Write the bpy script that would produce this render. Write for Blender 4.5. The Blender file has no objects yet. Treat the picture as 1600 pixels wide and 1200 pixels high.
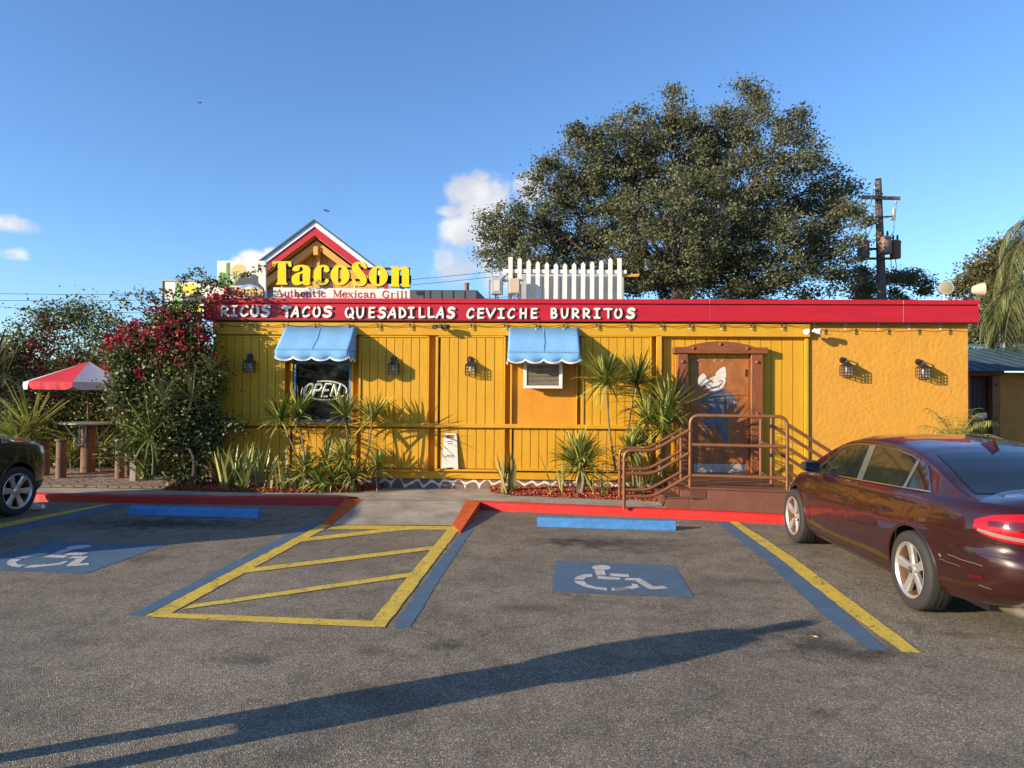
import bpy, bmesh, math, random
import numpy as np
from mathutils import Vector, Matrix
random.seed(7); RNG = np.random.default_rng(7)
sc = bpy.context.scene; COL = sc.collection
UMK = 1
rad = math.radians
# ---------------- camera ----------------
FPX = 1110.0; CAMZ = 1.8
cam_d = bpy.data.cameras.new('camera'); cam = bpy.data.objects.new('camera', cam_d); COL.objects.link(cam)
cam_d.sensor_width = 36.0; cam_d.sensor_fit = 'HORIZONTAL'; cam_d.lens = 36.0*FPX/1600; cam_d.clip_start = .05; cam_d.clip_end = 3000
RC = Matrix.Rotation(math.atan(39/FPX), 3, 'Z') @ Matrix.Rotation(math.pi/2+math.atan(20/FPX), 3, 'X') @ Matrix.Rotation(0.0075, 3, 'Z')
cam.matrix_world = Matrix.Translation((0, 0, CAMZ)) @ RC.to_4x4()
sc.camera = cam
def ray(px, py): return (RC @ Vector(((px-800)/FPX, -(py-600)/FPX, -1))).normalized()
def P(px, py, Y):               # point of the upright plane y = Y
    r = ray(px, py); t = Y/r.y; return Vector((r.x*t, Y, CAMZ+r.z*t))
def G(px, py, z=0.0):           # point of the level plane at height z
    r = ray(px, py); t = (z-CAMZ)/r.z; return Vector((r.x*t, r.y*t, z))
# ---------------- light ----------------
SUN_AZ, SUN_EL = rad(62), rad(15.5)   # azimuth measured from the facade's normal, sun on the left behind the camera
sun_from = Vector((-math.sin(SUN_AZ)*math.cos(SUN_EL), -math.cos(SUN_AZ)*math.cos(SUN_EL), math.sin(SUN_EL)))
sd = bpy.data.lights.new('sun', 'SUN'); sd.energy = 5.0; sd.angle = rad(.55); sd.color = (1.0, .83, .60)
so = bpy.data.objects.new('sun', sd); COL.objects.link(so); so.rotation_euler = sun_from.to_track_quat('Z', 'Y').to_euler()
so.location = (0, 0, 30)
sc.view_settings.view_transform = 'Standard'; sc.view_settings.look = 'None'; sc.view_settings.exposure = 0.70
sc.view_settings.gamma = 1.0; sc.view_settings.use_curve_mapping = False
world = bpy.data.worlds.new('World'); sc.world = world; world.use_nodes = True
def build_world():
    nt = world.node_tree; N = nt.nodes; L = nt.links; N.clear()
    out = N.new('ShaderNodeOutputWorld'); bg = N.new('ShaderNodeBackground'); L.new(bg.outputs[0], out.inputs[0])
    sky = N.new('ShaderNodeTexSky'); sky.sky_type = 'NISHITA'; sky.sun_disc = False
    sky.sun_elevation = SUN_EL; sky.sun_rotation = math.atan2(sun_from.x, sun_from.y)
    sky.air_density = 1.0; sky.dust_density = .15; sky.ozone_density = 2.2; sky.altitude = 0
    bg.inputs[1].default_value = .108
    tc = N.new('ShaderNodeTexCoord')
    nz = N.new('ShaderNodeTexNoise'); nz.inputs['Scale'].default_value = 26; nz.inputs['Detail'].default_value = 9; nz.inputs['Roughness'].default_value = .6
    L.new(tc.outputs['Generated'], nz.inputs['Vector'])
    prev = None
    blobs = [(748,318,62,1),(705,330,26,1),(722,360,42,1),(770,370,60,1),(715,408,50,.75),(780,410,60,.8),(690,412,26,.5),
             (402,402,30,.8),(430,396,24,.8),(378,408,22,.6),(12,348,34,.75),(45,352,26,.45),(18,397,26,.7),(55,398,20,.35),(1480,428,26,.4),(830,300,40,.8)]
    for px, py, r, a in blobs:
        c = ray(px, py)
        vm = N.new('ShaderNodeVectorMath'); vm.operation = 'SUBTRACT'; vm.inputs[1].default_value = c
        L.new(tc.outputs['Generated'], vm.inputs[0])
        sc_ = N.new('ShaderNodeVectorMath'); sc_.operation = 'MULTIPLY'
        fl = 1.0 if r > 35 else 1.9
        sc_.inputs[1].default_value = (FPX/r, FPX/r, FPX/r*fl*1.1); L.new(vm.outputs[0], sc_.inputs[0])
        ln = N.new('ShaderNodeVectorMath'); ln.operation = 'LENGTH'; L.new(sc_.outputs[0], ln.inputs[0])
        mr = N.new('ShaderNodeMapRange'); mr.interpolation_type = 'SMOOTHSTEP'
        mr.inputs['From Min'].default_value = 1.5; mr.inputs['From Max'].default_value = .2; mr.inputs['To Max'].default_value = a
        L.new(ln.outputs['Value'], mr.inputs['Value'])
        if prev is None: prev = mr.outputs[0]
        else:
            mx = N.new('ShaderNodeMath'); mx.operation = 'MAXIMUM'; L.new(prev, mx.inputs[0]); L.new(mr.outputs[0], mx.inputs[1]); prev = mx.outputs[0]
    ad = N.new('ShaderNodeMath'); ad.operation = 'MULTIPLY_ADD'; ad.inputs[1].default_value = 1.5; L.new(nz.outputs['Fac'], ad.inputs[0])
    mm = N.new('ShaderNodeMath'); mm.operation = 'SUBTRACT'; mm.inputs[1].default_value = 1.05; L.new(prev, mm.inputs[0]); L.new(mm.outputs[0], ad.inputs[2])
    m2 = N.new('ShaderNodeMapRange'); m2.interpolation_type = 'SMOOTHSTEP'; m2.inputs['From Min'].default_value = 0.02; m2.inputs['From Max'].default_value = .66
    L.new(ad.outputs[0], m2.inputs['Value'])
    has = N.new('ShaderNodeMath'); has.operation = 'GREATER_THAN'; has.inputs[1].default_value = .01; L.new(prev, has.inputs[0])
    mk = N.new('ShaderNodeMath'); mk.operation = 'MULTIPLY'; L.new(m2.outputs[0], mk.inputs[0]); L.new(has.outputs[0], mk.inputs[1])
    k2 = N.new('ShaderNodeMath'); k2.operation = 'MULTIPLY'; k2.inputs[1].default_value = .92; L.new(mk.outputs[0], k2.inputs[0])
    n2 = N.new('ShaderNodeTexNoise'); n2.inputs['Scale'].default_value = 14; n2.inputs['Detail'].default_value = 5; L.new(tc.outputs['Generated'], n2.inputs['Vector'])
    rp = N.new('ShaderNodeValToRGB'); rp.color_ramp.elements[0].position = .35; rp.color_ramp.elements[1].position = .62
    rp.color_ramp.elements[0].color = (4.0, 4.15, 4.5, 1); rp.color_ramp.elements[1].color = (6.6, 6.35, 5.95, 1); L.new(n2.outputs['Fac'], rp.inputs[0])
    tint = N.new('ShaderNodeMix'); tint.data_type = 'RGBA'; tint.blend_type = 'MULTIPLY'; tint.inputs['Factor'].default_value = 1
    L.new(sky.outputs[0], tint.inputs['A']); tint.inputs['B'].default_value = (SKY_T[0], SKY_T[1], SKY_T[2], 1)
    mix = N.new('ShaderNodeMix'); mix.data_type = 'RGBA'; L.new(k2.outputs[0], mix.inputs['Factor'])
    L.new(tint.outputs['Result'], mix.inputs['A']); L.new(rp.outputs[0], mix.inputs['B']); L.new(mix.outputs['Result'], bg.inputs[0])
SKY_T = (.86, 1.12, 1.46)
build_world()
# ---------------- materials ----------------
MATS = {}
def mat(name, col, rough=.6, metal=0., var=.12, scale=6., bump=0., bscale=60., coat=0., spec=.5, stretch=None, dirt=0., col2=None, attr=None, trans=0.):
    if name in MATS: return MATS[name]
    m = bpy.data.materials.new(name); m.use_nodes = True; MATS[name] = m
    nt = m.node_tree; N = nt.nodes; L = nt.links; b = N['Principled BSDF']
    b.inputs['Roughness'].default_value = rough; b.inputs['Metallic'].default_value = metal
    b.inputs['Specular IOR Level'].default_value = spec; b.inputs['Coat Weight'].default_value = coat; b.inputs['Coat Roughness'].default_value = .03
    geo = N.new('ShaderNodeNewGeometry'); vec = geo.outputs['Position']
    if stretch:
        mp = N.new('ShaderNodeMapping'); mp.inputs['Scale'].default_value = stretch; L.new(vec, mp.inputs[0]); vec = mp.outputs[0]
    nz = N.new('ShaderNodeTexNoise'); nz.inputs['Scale'].default_value = scale; nz.inputs['Detail'].default_value = 6; nz.inputs['Roughness'].default_value = .65
    L.new(vec, nz.inputs['Vector'])
    rp = N.new('ShaderNodeValToRGB'); rp.color_ramp.elements[0].position = .3; rp.color_ramp.elements[1].position = .7
    c = Vector(col); lo = c*(1-var); hi = Vector(col2) if col2 else c*(1+var)
    rp.color_ramp.elements[0].color = (*lo, 1); rp.color_ramp.elements[1].color = (*hi, 1)
    if attr:
        at = N.new('ShaderNodeAttribute'); at.attribute_name = attr; L.new(at.outputs['Fac'], rp.inputs[0])
        rp.color_ramp.elements[0].position = 0; rp.color_ramp.elements[1].position = 1
    else: L.new(nz.outputs['Fac'], rp.inputs[0])
    co = rp.outputs[0]
    if dirt:
        n2 = N.new('ShaderNodeTexNoise'); n2.inputs['Scale'].default_value = 2.3; n2.inputs['Detail'].default_value = 8; n2.inputs['Roughness'].default_value = .75
        mp2 = N.new('ShaderNodeMapping'); mp2.inputs['Scale'].default_value = (1.5, 1.5, .7); L.new(geo.outputs['Position'], mp2.inputs[0]); L.new(mp2.outputs[0], n2.inputs['Vector'])
        r2 = N.new('ShaderNodeMapRange'); r2.inputs['From Min'].default_value = .52; r2.inputs['From Max'].default_value = .75; r2.inputs['To Max'].default_value = dirt
        L.new(n2.outputs['Fac'], r2.inputs['Value'])
        mx = N.new('ShaderNodeMix'); mx.data_type = 'RGBA'; L.new(r2.outputs[0], mx.inputs['Factor']); L.new(co, mx.inputs['A']); mx.inputs['B'].default_value = (*(c*.45), 1)
        co = mx.outputs['Result']
    L.new(co, b.inputs['Base Color'])
    if bump:
        n3 = N.new('ShaderNodeTexNoise'); n3.inputs['Scale'].default_value = bscale; n3.inputs['Detail'].default_value = 3; L.new(vec, n3.inputs['Vector'])
        bp = N.new('ShaderNodeBump'); bp.inputs['Strength'].default_value = 1; bp.inputs['Distance'].default_value = bump; L.new(n3.outputs['Fac'], bp.inputs['Height'])
        L.new(bp.outputs[0], b.inputs['Normal'])
    if trans:
        tr = N.new('ShaderNodeBsdfTranslucent'); L.new(co, tr.inputs[0]); ms = N.new('ShaderNodeMixShader'); ms.inputs[0].default_value = trans
        L.new(b.outputs[0], ms.inputs[1]); L.new(tr.outputs[0], ms.inputs[2]); L.new(ms.outputs[0], N['Material Output'].inputs[0])
    return m
YEL = (.64, .335, .022)
M_board = mat('yellow_board_paint', YEL, .55, var=.10, scale=5, stretch=(7, 7, .5), bump=.0012, bscale=30, dirt=.16, spec=.3)
M_yel = mat('yellow_trim_paint', YEL, .5, var=.07, scale=4, bump=.0006, bscale=40, dirt=.12, spec=.3)
M_core = mat('yellow_wall_paint', (.60, .27, .02), .6, var=.1, dirt=.2, spec=.25)
M_stucco = mat('orange_stucco', (.65, .315, .048), .8, var=.06, scale=3, bump=.011, bscale=16, dirt=.08, spec=.2)
M_ochre = mat('ochre_plywood', (.66, .28, .025), .55, var=.08, scale=3, dirt=.25, spec=.3, bump=.0008, bscale=20)
M_red = mat('red_fascia_paint', (.50, .012, .025), .42, var=.12, scale=3, stretch=(.6, 1, 5), dirt=.22, bump=.0006, bscale=25)
M_whitel = mat('white_letter_paint', (.82, .79, .70), .5, var=.05)
M_black = mat('black_paint', (.012, .012, .012), .5, var=.1)
M_wood = mat('reddish_brown_stained_wood', (.24, .078, .024), .45, var=.35, scale=5, stretch=(9, 9, .8), bump=.0015, bscale=30)
M_woodh = mat('reddish_brown_stained_lintel', (.24, .078, .024), .45, var=.35, scale=5, stretch=(.8, 9, 9), bump=.0015, bscale=30)
M_door = mat('copper_brown_door_paint', (.36, .13, .038), .38, var=.32, scale=5, dirt=.3, stretch=(1.4, 1, 1))
M_dkmetal = mat('dark_bronze_metal', (.06, .045, .04), .45, metal=.5, var=.2)
M_steel = mat('galvanised_steel', (.45, .46, .47), .38, metal=.8, var=.15)
M_plate = mat('diamond_plate', (.5, .44, .36), .5, metal=.3, var=.2, bump=.003, bscale=70)
M_greyp = mat('grey_box_paint', (.42, .42, .39), .5, var=.1, dirt=.2)
M_beige = mat('beige_box_paint', (.55, .45, .32), .55, var=.12, dirt=.3)
M_whitep = mat('white_paint', (.80, .77, .70), .5, var=.05, dirt=.10)
M_awn = mat('blue_awning_canvas', (.19, .42, .68), .75, var=.07, scale=4, dirt=.16, bump=.004, bscale=9, spec=.2)
M_awnw = mat('white_awning_binding', (.75, .74, .72), .7)
M_bluef = mat('blue_frame_paint', (.13, .24, .45), .5)
M_brownp = mat('brown_platform_paint', (.135, .052, .030), .55, var=.16, scale=4, dirt=.3, bump=.002, bscale=20)
M_rail = mat('bronze_brown_rail_paint', (.24, .100, .042), .38, metal=.25, var=.15, spec=.5)
M_stone = mat('brown_painted_stone', (.20, .125, .095), .75, var=.22, scale=8, bump=.004, bscale=25)
M_mort = mat('white_mortar_paint', (.72, .68, .6), .7, var=.1)
M_mulch = mat('red_bark_mulch', (.36, .072, .035), .85, var=.55, scale=30, bump=.01, bscale=40)
M_chip = mat('red_bark_chips', (.20, .030, .014), .85, col2=(.62, .16, .075), attr='rnd', var=.0)
M_kerb = mat('red_kerb_paint', (.56, .020, .012), .5, var=.12, scale=7, dirt=.30, bump=.003, bscale=22)
M_kerbo = mat('orange_red_kerb_paint', (.52, .075, .015), .55, var=.16, scale=7, dirt=.4, bump=.003, bscale=22)
M_stop = mat('blue_wheel_stop_paint', (.06, .22, .50), .55, var=.2, scale=9, dirt=.85, bump=.003, bscale=25)
M_brick = mat('grey_brown_paver', (.20, .145, .105), .85, var=.3, scale=4, bump=.003, bscale=60)
M_log = mat('brown_log_wood', (.17, .090, .055), .75, var=.35, scale=5, stretch=(8, 8, 1), bump=.004, bscale=22)
M_trunk = mat('grey_brown_bark', (.075, .055, .042), .9, var=.35, scale=4, bump=.02, bscale=14)
M_palmtr = mat('pale_plant_stem', (.19, .145, .09), .8, var=.3, scale=20)
M_roofm = mat('dark_teal_roof_metal', (.05, .085, .10), .5, metal=.2, var=.2, scale=2, dirt=.3)
M_roofg = mat('green_roof_metal', (.11, .19, .16), .5, metal=.2, var=.2, scale=2)
M_pole = mat('weathered_pole_wood', (.13, .105, .085), .9, var=.35, scale=6, stretch=(5, 5, .5), bump=.006, bscale=20)
M_xfmr = mat('rusty_grey_transformer', (.20, .20, .195), .6, metal=.3, var=.35, scale=4, col2=(.22, .12, .075))
M_rust = mat('rusty_brown_transformer', (.24, .09, .05), .7, var=.3, scale=5)
M_wire = mat('black_cable', (.02, .02, .02), .5)
M_oak = mat('oak_leaves', (.055, .068, .034), .55, col2=(.21, .21, .105), attr='rnd', var=0, trans=.26, spec=.35)
M_oak2 = mat('far_tree_leaves', (.05, .06, .02), .6, col2=(.19, .17, .07), attr='rnd', var=0, trans=.2, spec=.3)
M_boug = mat('bougainvillea_leaves', (.028, .045, .012), .5, col2=(.21, .23, .07), attr='rnd', var=0, trans=.2, spec=.4)
M_bract = mat('magenta_bracts', (.16, .006, .018), .6, col2=(.52, .022, .06), attr='rnd', var=0, trans=.3)
M_yucca = mat('yucca_blades', (.06, .105, .018), .45, col2=(.55, .55, .13), attr='rnd', var=0, trans=.2, spec=.45)
M_strap = mat('variegated_strap_leaves', (.075, .13, .035), .45, col2=(.66, .60, .20), attr='rnd', var=0, trans=.15, spec=.45)
M_palm = mat('palm_fronds', (.06, .085, .025), .5, col2=(.28, .28, .11), attr='rnd', var=0, trans=.2)
M_tyre = mat('tyre_rubber', (.028, .026, .024), .75, var=.2, scale=20)
M_glassd = mat('dark_tinted_glass', (.012, .014, .013), .04, var=.0, spec=.9)
M_winp = mat('dark_window_glass', (.010, .012, .010), .04, var=0, spec=.8)
M_lens = mat('lamp_lens_glass', (.62, .58, .42), .15, var=.1, spec=.8)
M_umr = mat('red_umbrella_canvas', (.72, .04, .06), .75, var=.08, trans=.25)
M_umw = mat('white_umbrella_canvas', (.62, .62, .66), .75, var=.06, trans=.2)
M_tablet = mat('grey_table_top', (.45, .47, .45), .4, var=.1)

def asphalt():
    m = bpy.data.materials.new('asphalt'); m.use_nodes = True; nt = m.node_tree; N = nt.nodes; L = nt.links; b = N['Principled BSDF']
    geo = N.new('ShaderNodeNewGeometry'); pos = geo.outputs['Position']
    def noise(s, d=4, r=.6):
        n = N.new('ShaderNodeTexNoise'); n.inputs['Scale'].default_value = s; n.inputs['Detail'].default_value = d; n.inputs['Roughness'].default_value = r; L.new(pos, n.inputs['Vector']); return n.outputs['Fac']
    vo = N.new('ShaderNodeTexVoronoi'); vo.inputs['Scale'].default_value = 150; L.new(pos, vo.inputs['Vector'])
    rp = N.new('ShaderNodeValToRGB'); e = rp.color_ramp.elements
    e[0].position = 0; e[0].color = (.080, .067, .049, 1); e[1].position = 1; e[1].color = (.56, .49, .38, 1)
    for p_, c_ in ((.35, (.178, .148, .104, 1)), (.78, (.250, .210, .150, 1)), (.93, (.37, .32, .24, 1))):
        q = e.new(p_); q.color = c_
    sx = N.new('ShaderNodeSeparateColor'); L.new(vo.outputs['Color'], sx.inputs[0]); L.new(sx.outputs[0], rp.inputs[0])
    def mult(a, fac_sock, lo, hi, fmin, fmax):
        mr = N.new('ShaderNodeMapRange'); mr.inputs['From Min'].default_value = fmin; mr.inputs['From Max'].default_value = fmax
        mr.inputs['To Min'].default_value = lo; mr.inputs['To Max'].default_value = hi; L.new(fac_sock, mr.inputs['Value'])
        mx = N.new('ShaderNodeVectorMath'); mx.operation = 'SCALE'; L.new(a, mx.inputs[0]); L.new(mr.outputs[0], mx.inputs['Scale']); return mx.outputs[0]
    c = mult(rp.outputs[0], noise(.55, 6), .80, 1.18, .35, .65)
    c = mult(c, noise(3.2, 8, .7), .82, 1.1, .38, .55)
    # oil stains and patches with shapes of their own
    spots = [(945,848,1.1,.42,.5),(885,846,.55,.25,.4),(1000,862,.4,.2,.3),(250,818,1.7,.55,.6),(330,805,.9,.4,.5),(235,872,.4,.2,.35),(1300,1010,.55,.30,.42),(1345,1025,.40,.2,.4),(1250,985,.5,.2,.3),
             (395,1030,.22,.12,.35),(585,1018,.22,.10,.3),(690,1010,.2,.1,.3),(620,900,.4,.2,.3),(1165,908,.55,.18,.3),(840,950,.4,.15,.25),(570,1085,.25,.2,.3),(1040,1030,.5,.2,.2),(450,1185,.3,.15,.3),(780,905,.7,.3,.2),(1490,990,.35,.1,.3)]
    nd = noise(5, 5)
    for px, py, rx, ry, a in spots:
        g = G(px, py)
        sb = N.new('ShaderNodeVectorMath'); sb.operation = 'SUBTRACT'; sb.inputs[1].default_value = g; L.new(pos, sb.inputs[0])
        ml = N.new('ShaderNodeVectorMath'); ml.operation = 'MULTIPLY'; ml.inputs[1].default_value = (1/rx, 1/ry, 0); L.new(sb.outputs[0], ml.inputs[0])
        ln = N.new('ShaderNodeVectorMath'); ln.operation = 'LENGTH'; L.new(ml.outputs[0], ln.inputs[0])
        ad = N.new('ShaderNodeMath'); ad.operation = 'MULTIPLY_ADD'; L.new(nd, ad.inputs[0]); ad.inputs[1].default_value = 2.2; L.new(ln.outputs['Value'], ad.inputs[2])
        c = mult(c, ad.outputs[0], 1-min(.8, a*1.25), 1, 1.30, 2.15)
    # faint cracks
    v2 = N.new('ShaderNodeTexVoronoi'); v2.feature = 'DISTANCE_TO_EDGE'; v2.inputs['Scale'].default_value = .55
    wn = N.new('ShaderNodeTexNoise'); wn.inputs['Scale'].default_value = 2.5; wn.inputs['Detail'].default_value = 6; L.new(pos, wn.inputs['Vector'])
    wm = N.new('ShaderNodeVectorMath'); wm.operation = 'MULTIPLY_ADD'; wm.inputs[1].default_value = (.9, .9, 0); L.new(wn.outputs['Color'], wm.inputs[0]); L.new(pos, wm.inputs[2]); L.new(wm.outputs[0], v2.inputs['Vector'])
    c = mult(c, v2.outputs['Distance'], .72, 1, .002, .008)
    L.new(c, b.inputs['Base Color']); b.inputs['Roughness'].default_value = .82; b.inputs['Specular IOR Level'].default_value = .35
    bp = N.new('ShaderNodeBump'); bp.inputs['Distance'].default_value = .006; L.new(vo.outputs['Distance'], bp.inputs['Height'])
    b2 = N.new('ShaderNodeBump'); b2.inputs['Distance'].default_value = .02; L.new(noise(1.6, 3), b2.inputs['Height']); L.new(bp.outputs[0], b2.inputs['Normal'])
    L.new(b2.outputs[0], b.inputs['Normal']); return m
M_asph = asphalt()
def worn_paint(name, col, wear=.5, hole=.6):
    m = bpy.data.materials.new(name); m.use_nodes = True; nt = m.node_tree; N = nt.nodes; L = nt.links; b = N['Principled BSDF']
    geo = N.new('ShaderNodeNewGeometry'); pos = geo.outputs['Position']
    def noise(s, d, r):
        n = N.new('ShaderNodeTexNoise'); n.inputs['Scale'].default_value = s; n.inputs['Detail'].default_value = d; n.inputs['Roughness'].default_value = r; L.new(pos, n.inputs['Vector']); return n.outputs['Fac']
    mr = N.new('ShaderNodeMapRange'); mr.inputs['From Min'].default_value = .40; mr.inputs['From Max'].default_value = .66; L.new(noise(4, 9, .8), mr.inputs['Value'])
    mx = N.new('ShaderNodeMix'); mx.data_type = 'RGBA'; mx.inputs['A'].default_value = (*col, 1); mx.inputs['B'].default_value = (*[x*(1-wear)+.05*wear for x in col], 1); L.new(mr.outputs[0], mx.inputs['Factor'])
    vo = N.new('ShaderNodeTexVoronoi'); vo.inputs['Scale'].default_value = 150; L.new(pos, vo.inputs['Vector'])
    s = N.new('ShaderNodeSeparateColor'); L.new(vo.outputs['Color'], s.inputs[0])
    m1 = N.new('ShaderNodeMath'); m1.operation = 'MULTIPLY'; L.new(s.outputs[0], m1.inputs[0]); L.new(noise(30, 5, .7), m1.inputs[1])
    m3 = N.new('ShaderNodeMapRange'); m3.inputs['From Min'].default_value = .48*hole+.17; m3.inputs['From Max'].default_value = .52*hole+.2; L.new(m1.outputs[0], m3.inputs['Value'])
    v2 = N.new('ShaderNodeTexVoronoi'); v2.feature = 'DISTANCE_TO_EDGE'; v2.inputs['Scale'].default_value = 3.2
    wn = N.new('ShaderNodeTexNoise'); wn.inputs['Scale'].default_value = 6; wn.inputs['Detail'].default_value = 6; L.new(pos, wn.inputs['Vector'])
    wm = N.new('ShaderNodeVectorMath'); wm.operation = 'MULTIPLY_ADD'; wm.inputs[1].default_value = (.35, .35, 0); L.new(wn.outputs['Color'], wm.inputs[0]); L.new(pos, wm.inputs[2]); L.new(wm.outputs[0], v2.inputs['Vector'])
    ck = N.new('ShaderNodeMapRange'); ck.inputs['From Min'].default_value = .006; ck.inputs['From Max'].default_value = .018; ck.inputs['To Min'].default_value = .75; ck.inputs['To Max'].default_value = 0; L.new(v2.outputs['Distance'], ck.inputs['Value'])
    mxx = N.new('ShaderNodeMath'); mxx.operation = 'MAXIMUM'; L.new(m3.outputs[0], mxx.inputs[0]); L.new(ck.outputs[0], mxx.inputs[1])
    m4 = N.new('ShaderNodeMix'); m4.data_type = 'RGBA'; L.new(mxx.outputs[0], m4.inputs['Factor']); L.new(mx.outputs['Result'], m4.inputs['A']); m4.inputs['B'].default_value = (.150, .128, .086, 1)
    L.new(m4.outputs['Result'], b.inputs['Base Color']); b.inputs['Roughness'].default_value = .7; b.inputs['Specular IOR Level'].default_value = .35
    bp = N.new('ShaderNodeBump'); bp.inputs['Distance'].default_value = .004; L.new(vo.outputs['Distance'], bp.inputs['Height']); L.new(bp.outputs[0], b.inputs['Normal'])
    return m
M_ypaint = worn_paint('yellow_road_paint', (.80, .56, .07), .30)
M_bpaint = worn_paint('blue_road_paint', (.085, .175, .27), .45)
M_wpaint = worn_paint('white_road_paint', (.62, .60, .56), .3)
def concrete():
    m = bpy.data.materials.new('concrete'); m.use_nodes = True; nt = m.node_tree; N = nt.nodes; L = nt.links; b = N['Principled BSDF']
    geo = N.new('ShaderNodeNewGeometry'); pos = geo.outputs['Position']
    n1 = N.new('ShaderNodeTexNoise'); n1.inputs['Scale'].default_value = 1.6; n1.inputs['Detail'].default_value = 9; n1.inputs['Roughness'].default_value = .72; L.new(pos, n1.inputs['Vector'])
    n2 = N.new('ShaderNodeTexNoise'); n2.inputs['Scale'].default_value = 90; n2.inputs['Detail'].default_value = 3; L.new(pos, n2.inputs['Vector'])
    r = N.new('ShaderNodeValToRGB'); r.color_ramp.elements[0].position = .32; r.color_ramp.elements[0].color = (.22, .18, .135, 1); r.color_ramp.elements[1].position = .68; r.color_ramp.elements[1].color = (.50, .43, .33, 1); L.new(n1.outputs['Fac'], r.inputs[0])
    mr = N.new('ShaderNodeMapRange'); mr.inputs['From Min'].default_value = .35; mr.inputs['From Max'].default_value = .65; mr.inputs['To Min'].default_value = .8; mr.inputs['To Max'].default_value = 1.15; L.new(n2.outputs['Fac'], mr.inputs['Value'])
    v = N.new('ShaderNodeVectorMath'); v.operation = 'SCALE'; L.new(r.outputs[0], v.inputs[0]); L.new(mr.outputs[0], v.inputs['Scale']); L.new(v.outputs[0], b.inputs['Base Color'])
    bp = N.new('ShaderNodeBump'); bp.inputs['Distance'].default_value = .004; L.new(n2.outputs['Fac'], bp.inputs['Height']); L.new(bp.outputs[0], b.inputs['Normal']); b.inputs['Roughness'].default_value = .85
    return m
M_conc = concrete()
# ---------------- object helpers ----------------
def tag(o, label=None, cat=None, group=None, kind=None):
    if label: o['label'] = label
    if cat: o['category'] = cat
    if group: o['group'] = group
    if kind: o['kind'] = kind
    return o
def empty(name, loc, label=None, cat=None, group=None):
    o = bpy.data.objects.new(name, None); o.location = loc; o.empty_display_size = .1; COL.objects.link(o); return tag(o, label, cat, group)
def link(name, me, m, parent=None, smooth=False):
    if m is not None and not me.materials:
        for x in (m if isinstance(m, (list, tuple)) else [m]): me.materials.append(x)
    if smooth and len(me.polygons): me.polygons.foreach_set('use_smooth', [True]*len(me.polygons))
    o = bpy.data.objects.new(name, me); COL.objects.link(o)
    if parent is not None:
        o.parent = parent; o.matrix_parent_inverse = Matrix() if LOCAL[0] else PM(parent).inverted()
    return o
LOCAL = [False]
def PM(p):
    m = Matrix.Translation(p.location) @ p.rotation_euler.to_matrix().to_4x4()
    return m if p.parent is None else PM(p.parent) @ p.matrix_parent_inverse @ m
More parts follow.
